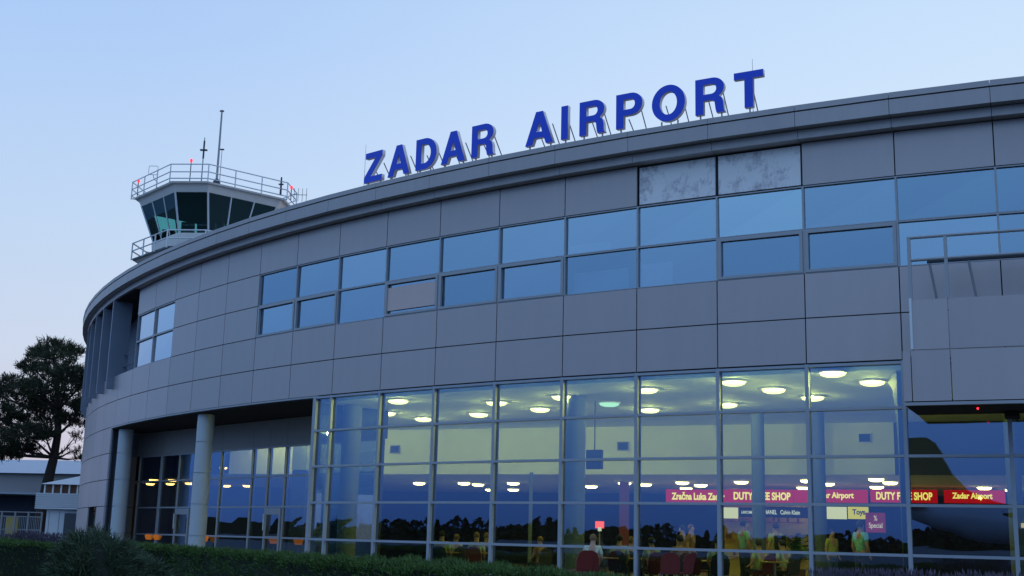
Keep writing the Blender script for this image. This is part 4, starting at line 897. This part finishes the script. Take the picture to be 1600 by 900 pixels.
# ------------------------------------------------------------------ people, chairs, tables, palm behind the glass
def skin_obj(name, joints, edges, m, parent, root=0):
    me = bpy.data.meshes.new(name); me.from_pydata([j[0] for j in joints], edges, []); me.materials.append(MT[m])
    o = bpy.data.objects.new(name, me); col.objects.link(o); o.parent = parent
    sm = o.modifiers.new('skin', 'SKIN'); sm.use_smooth_shade = True
    if not me.skin_vertices: return o
    for i, j in enumerate(joints):
        v = me.skin_vertices[0].data[i]; rr = j[1] if isinstance(j[1], tuple) else (j[1], j[1]); v.radius = rr; v.use_root = (i == root)
    ss = o.modifiers.new('sub', 'SUBSURF'); ss.levels = 1; ss.render_levels = 2; return o
def person(c, rz, label, shirt, pants='trousers', hair='hair', sit=False, h=1.75, lean=0.0, arm=0.0, strap=False, gr='travellers waiting in the hall'):
    t = thing('person', c, label, 'person', gr, rz); k = h/1.75; V = Vector
    hipz = .50 if sit else .93; dz = hipz-.93
    def P(x, y, z): return V((x*k, (y-lean*max(0, z-.93))*k, (z+dz)*k))
    hip = P(0, 0, .93); bel = P(0, -.01, 1.08); ch = P(0, 0, 1.32); nk = P(0, .01, 1.50); hd = P(0, -.01, 1.60); ht = P(0, 0, 1.70)
    J_ = [(hip, (.125*k, .10*k)), (bel, (.13*k, .10*k)), (ch, (.155*k, .105*k)), (nk, .055*k), (hd, (.082*k, .095*k)), (ht, (.068*k, .08*k))]; E_ = [(0, 1), (1, 2), (2, 3), (3, 4), (4, 5)]
    J_.append((P(0, -.115, 1.605), .014*k)); E_.append((4, 6))
    shirt_j = [(P(0, 0, .94), (.145*k, .12*k)), (bel, (.145*k, .115*k)), (ch, (.17*k, .12*k)), (P(0, .01, 1.455), (.075*k, .07*k))]; shirt_e = [(0, 1), (1, 2), (2, 3)]
    pants_j = [(P(0, 0, .97), (.14*k, .115*k))]; pants_e = []
    for s_ in (-1, 1):
        sh = P(s_*.175, 0, 1.42); el = P(s_*.23, .03-arm*.1, 1.14); wr = P(s_*(.24-.08*arm), -.04-.22*arm, .93+.16*arm)
        if sit: el = P(s_*.24, -.05, 1.16); wr = P(s_*.17, -.28, 1.07)
        d = (wr-el).normalized(); b = len(J_)
        J_ += [(sh, .058*k), (el, .042*k), (wr, .027*k), (wr+d*.06*k, (.034*k, .018*k))]; E_ += [(2, b), (b, b+1), (b+1, b+2), (b+2, b+3)]
        for f_ in range(5):
            sp_ = V((s_*(f_-1.6)*.012*k, (f_-1.6)*.016*k, 0)) if f_ < 4 else V((0, -.045*k, 0)); p1 = wr+d*(.095 if f_ < 4 else .06)*k+sp_; p2 = p1+(d+V((0, -.35, 0))).normalized()*(.035+.006*(f_ % 3))*k
            bb = len(J_); J_ += [(p1, .009*k), (p2, .008*k)]; E_ += [(b+3, bb), (bb, bb+1)]
        b = len(shirt_j); shirt_j += [(sh, .07*k), (sh.lerp(el, .75), .062*k)]; shirt_e += [(2, b), (b, b+1)]
        hp_ = P(s_*.10, 0, .88)
        if sit: kn = V((s_*.13*k, -.43*k, .50*k)); an = V((s_*.13*k, -.40*k, .09*k))
        else: kn = V((s_*.11*k, -.02*k, .50*k)); an = V((s_*.12*k, .02*k, .09*k))
        to = an+V((s_*.03*k, -.16*k, -.04*k)); b = len(J_); J_ += [(hp_, .088*k), (kn, .058*k), (an, .040*k), (to, .035*k)]; E_ += [(0, b), (b, b+1), (b+1, b+2), (b+2, b+3)]
        b = len(pants_j); pants_j += [(hp_, .104*k), (kn, .074*k), (an, .06*k)]; pants_e += [(0, b), (b, b+1), (b+1, b+2)]
    skin_obj('body', J_, E_, 'skin', t); skin_obj('shirt', shirt_j, shirt_e, shirt, t); skin_obj('trousers', pants_j, pants_e, pants, t)
    hb = MB(); hc = hd.lerp(ht, .45); rx, ry, rz_ = .092*k, .108*k, .115*k; nu, nv = 14, 8; vs = []
    for j in range(nv+1):
        for i in range(nu):
            a = 2*math.pi*i/nu; e = math.pi/2-(math.pi*.62)*j/nv; frontness = max(0, -math.sin(a)); e = max(e, (.45 if frontness > .35 else -9)); vs.append(hc+V((math.cos(a)*math.cos(e)*rx, math.sin(a)*math.cos(e)*ry+.012*k, math.sin(e)*rz_)))
    hb.add(vs, [(j*nu+i, j*nu+(i+1) % nu, (j+1)*nu+(i+1) % nu, (j+1)*nu+i) for j in range(nv) for i in range(nu)]); hb.build('hair', hair, t, world=False, smooth=True)
    if strap:
        MB().path([P(.10, -.10, 1.44), P(.12, -.14, 1.30), P(.12, -.12, 1.10)], .018).build('backpack_strap', 'strap', t, world=False)
        MB().box(P(0, .20, 1.22), (.28, .16, .38)).build('backpack', 'strap', t, world=False)
    return t
def inside(x, Y): p = at(x, 850, Y); p.z = FZ; return p
person(inside(1163, 33.0), R_(110), 'man in a mint green shirt standing with his side to the glass', 'mint', h=1.80)
person(inside(1212, 34.5), R_(205), 'person in a yellow shirt with a black backpack strap', 'yellowshirt', h=1.78, strap=True)
person(inside(1345, 32.0), R_(120), 'man in a teal shirt standing before the magenta poster', 'teal', h=1.84)
person(inside(1080, 37), R_(60), 'standing person in a brown patterned shirt, left of the mint shirt', 'patterned', h=1.72, hair='hair_fair')
person(inside(1066, 36), R_(240), 'standing person in a brown patterned shirt, turned away, left of its companion', 'patterned', h=1.68)
person(inside(1300, 37), R_(30), 'standing person in jeans and yellow top near the cream light box', 'yellowshirt', 'jeans', h=1.68)
seats = [(500, 45, 'paleshirt'), (690, 35.2, 'yellowshirt'), (712, 36.0, 'paleshirt'), (744, 35.5, 'paleshirt'), (760, 37.5, 'patterned'), (845, 37, 'patterned'), (925, 31.4, 'paleshirt'), (967, 32.2, 'yellowshirt'), (985, 33.0, 'paleshirt'), (1020, 31.2, 'paleshirt'), (1060, 31.8, 'patterned'),
         (1122, 30.6, 'paleshirt'), (1190, 32.5, 'yellowshirt'), (1228, 32.8, 'paleshirt')]
def chair(c, rz, m, label):
    t = thing('chair', c, label, 'chair', 'shell chairs in the waiting hall', rz)
    MB().box((0, 0, .43), (.44, .42, .04)).build('seat', m, t, world=False)
    pr_ = [(-.22, .45), (.22, .45), (.24, .70), (.19, .86), (.08, .92), (-.08, .92), (-.19, .86), (-.24, .70)]; n = len(pr_)
    MB().add([(x, .21+(z-.45)*.15, z) for x, z in pr_]+[(x, .24+(z-.45)*.15, z) for x, z in pr_], [tuple(range(n)), tuple(range(2*n-1, n-1, -1))]+[(i, n+i, n+(i+1) % n, (i+1) % n) for i in range(n)]).build('backrest', m, t, world=False)
    for sx in (-1, 1):
        for sy in (-1, 1): MB().tube((sx*.18, sy*.17, .41), (sx*.22, sy*.21, 0), .012, n=6).build('leg', 'steel', t, world=False)
    return t
nm_ = {'paleshirt': 'pale shirt', 'yellowshirt': 'yellow shirt', 'patterned': 'patterned shirt'}
for i, (x, Y, s_) in enumerate(sorted(seats)):
    p = inside(x, Y); rz = R_(random.choice((165, 195, 140, 215, 180)))
    person(p, rz, 'person in a %s sitting behind the glass, %s seated from the left' % (nm_[s_], ordinal(i+1)), s_, hair=random.choice(('hair', 'hair', 'hair_fair')), sit=True, h=random.uniform(1.66, 1.82), lean=random.uniform(-.1, .25), gr='seated travellers in the hall')
    chair(p, rz, 'dark_chair' if i % 3 else 'red_chair', 'cafe chair under the %s seated person from the left' % ordinal(i+1))
for i, (x, Y) in enumerate([(1045, 30.4), (1075, 30.5), (905, 31.0), (1105, 33.5)]):
    chair(inside(x, Y), R_(180+15*i), 'red_chair', 'empty red shell chair behind the glass, %s of four by distance from the left column' % ordinal(i+1))
def table(c, label):
    t = thing('cafe_table', c, label, 'table', 'round cafe tables in the hall')
    MB().lathe([(.36, .72), (.38, .735), (.36, .75)], 28).build('table_top', 'wood', t, world=False, smooth='auto'); MB().tube((0, 0, .02), (0, 0, .72), .03).build('pedestal', 'steel', t, world=False); MB().lathe([(.24, 0), (.22, .02)], 24).build('base', 'steel', t, world=False)
for i, (x, Y) in enumerate([(700, 35.8), (752, 36.4), (945, 32.0), (1003, 32.0), (1090, 31.4), (1210, 32.2)]):
    table(inside(x, Y), 'round cafe table among the seated people, %s from the left in the hall' % ordinal(i+1))
for i, (x, Y) in enumerate([(232, 52.5), (245, 52), (318, 48.5), (427, 47), (466, 44.5), (487, 45)]):
    p = inside(x, Y); t = thing('table_lamp', p, 'orange glowing table lamp low behind the portico glass, %s from the left' % ordinal(i+1), 'lamp', 'orange lamps behind the portico glass')
    MB().lathe([(.12, .78), (.19, .95), (.12, 1.0)], 16).build('lamp_shade', 'orange', t, world=False, smooth='auto'); MB().lathe([(.25, 0), (.25, .03), (.03, .05), (.03, .7)], 12).build('stand', 'dark_metal', t, world=False)
p = inside(1243, 36.5); t = thing('potted_palm', p, 'bushy green potted palm between the shop signs and the column', 'potted plant')
MB().lathe([(.2, 0), (.28, .45), (.3, .5), (.24, .5)], 20).build('pot', 'pot', t, world=False, smooth='auto'); MB().tube((0, 0, .4), (0, 0, 1.3), .05).build('trunk', 'bark', t, world=False)
mb = MB()
for i in range(26):
    a = random.random()*6.283; el = random.uniform(.1, 1.3); L = random.uniform(.6, .95); prev = Vector((0, 0, random.uniform(.7, 1.3))); d0 = Vector((math.cos(a)*math.cos(el), math.sin(a)*math.cos(el), math.sin(el)))
    for s_ in range(8):
        q = prev+(d0+Vector((0, 0, -.13*s_)))*L/8; sd_ = Vector((-math.sin(a), math.cos(a), 0))
        for sg in (-1, 1): mb.add([prev, q, q+sd_*sg*.16+Vector((0, 0, -.06))], [(0, 1, 2)])
        prev = q
mb.build('fronds', 'palm', t, world=False)
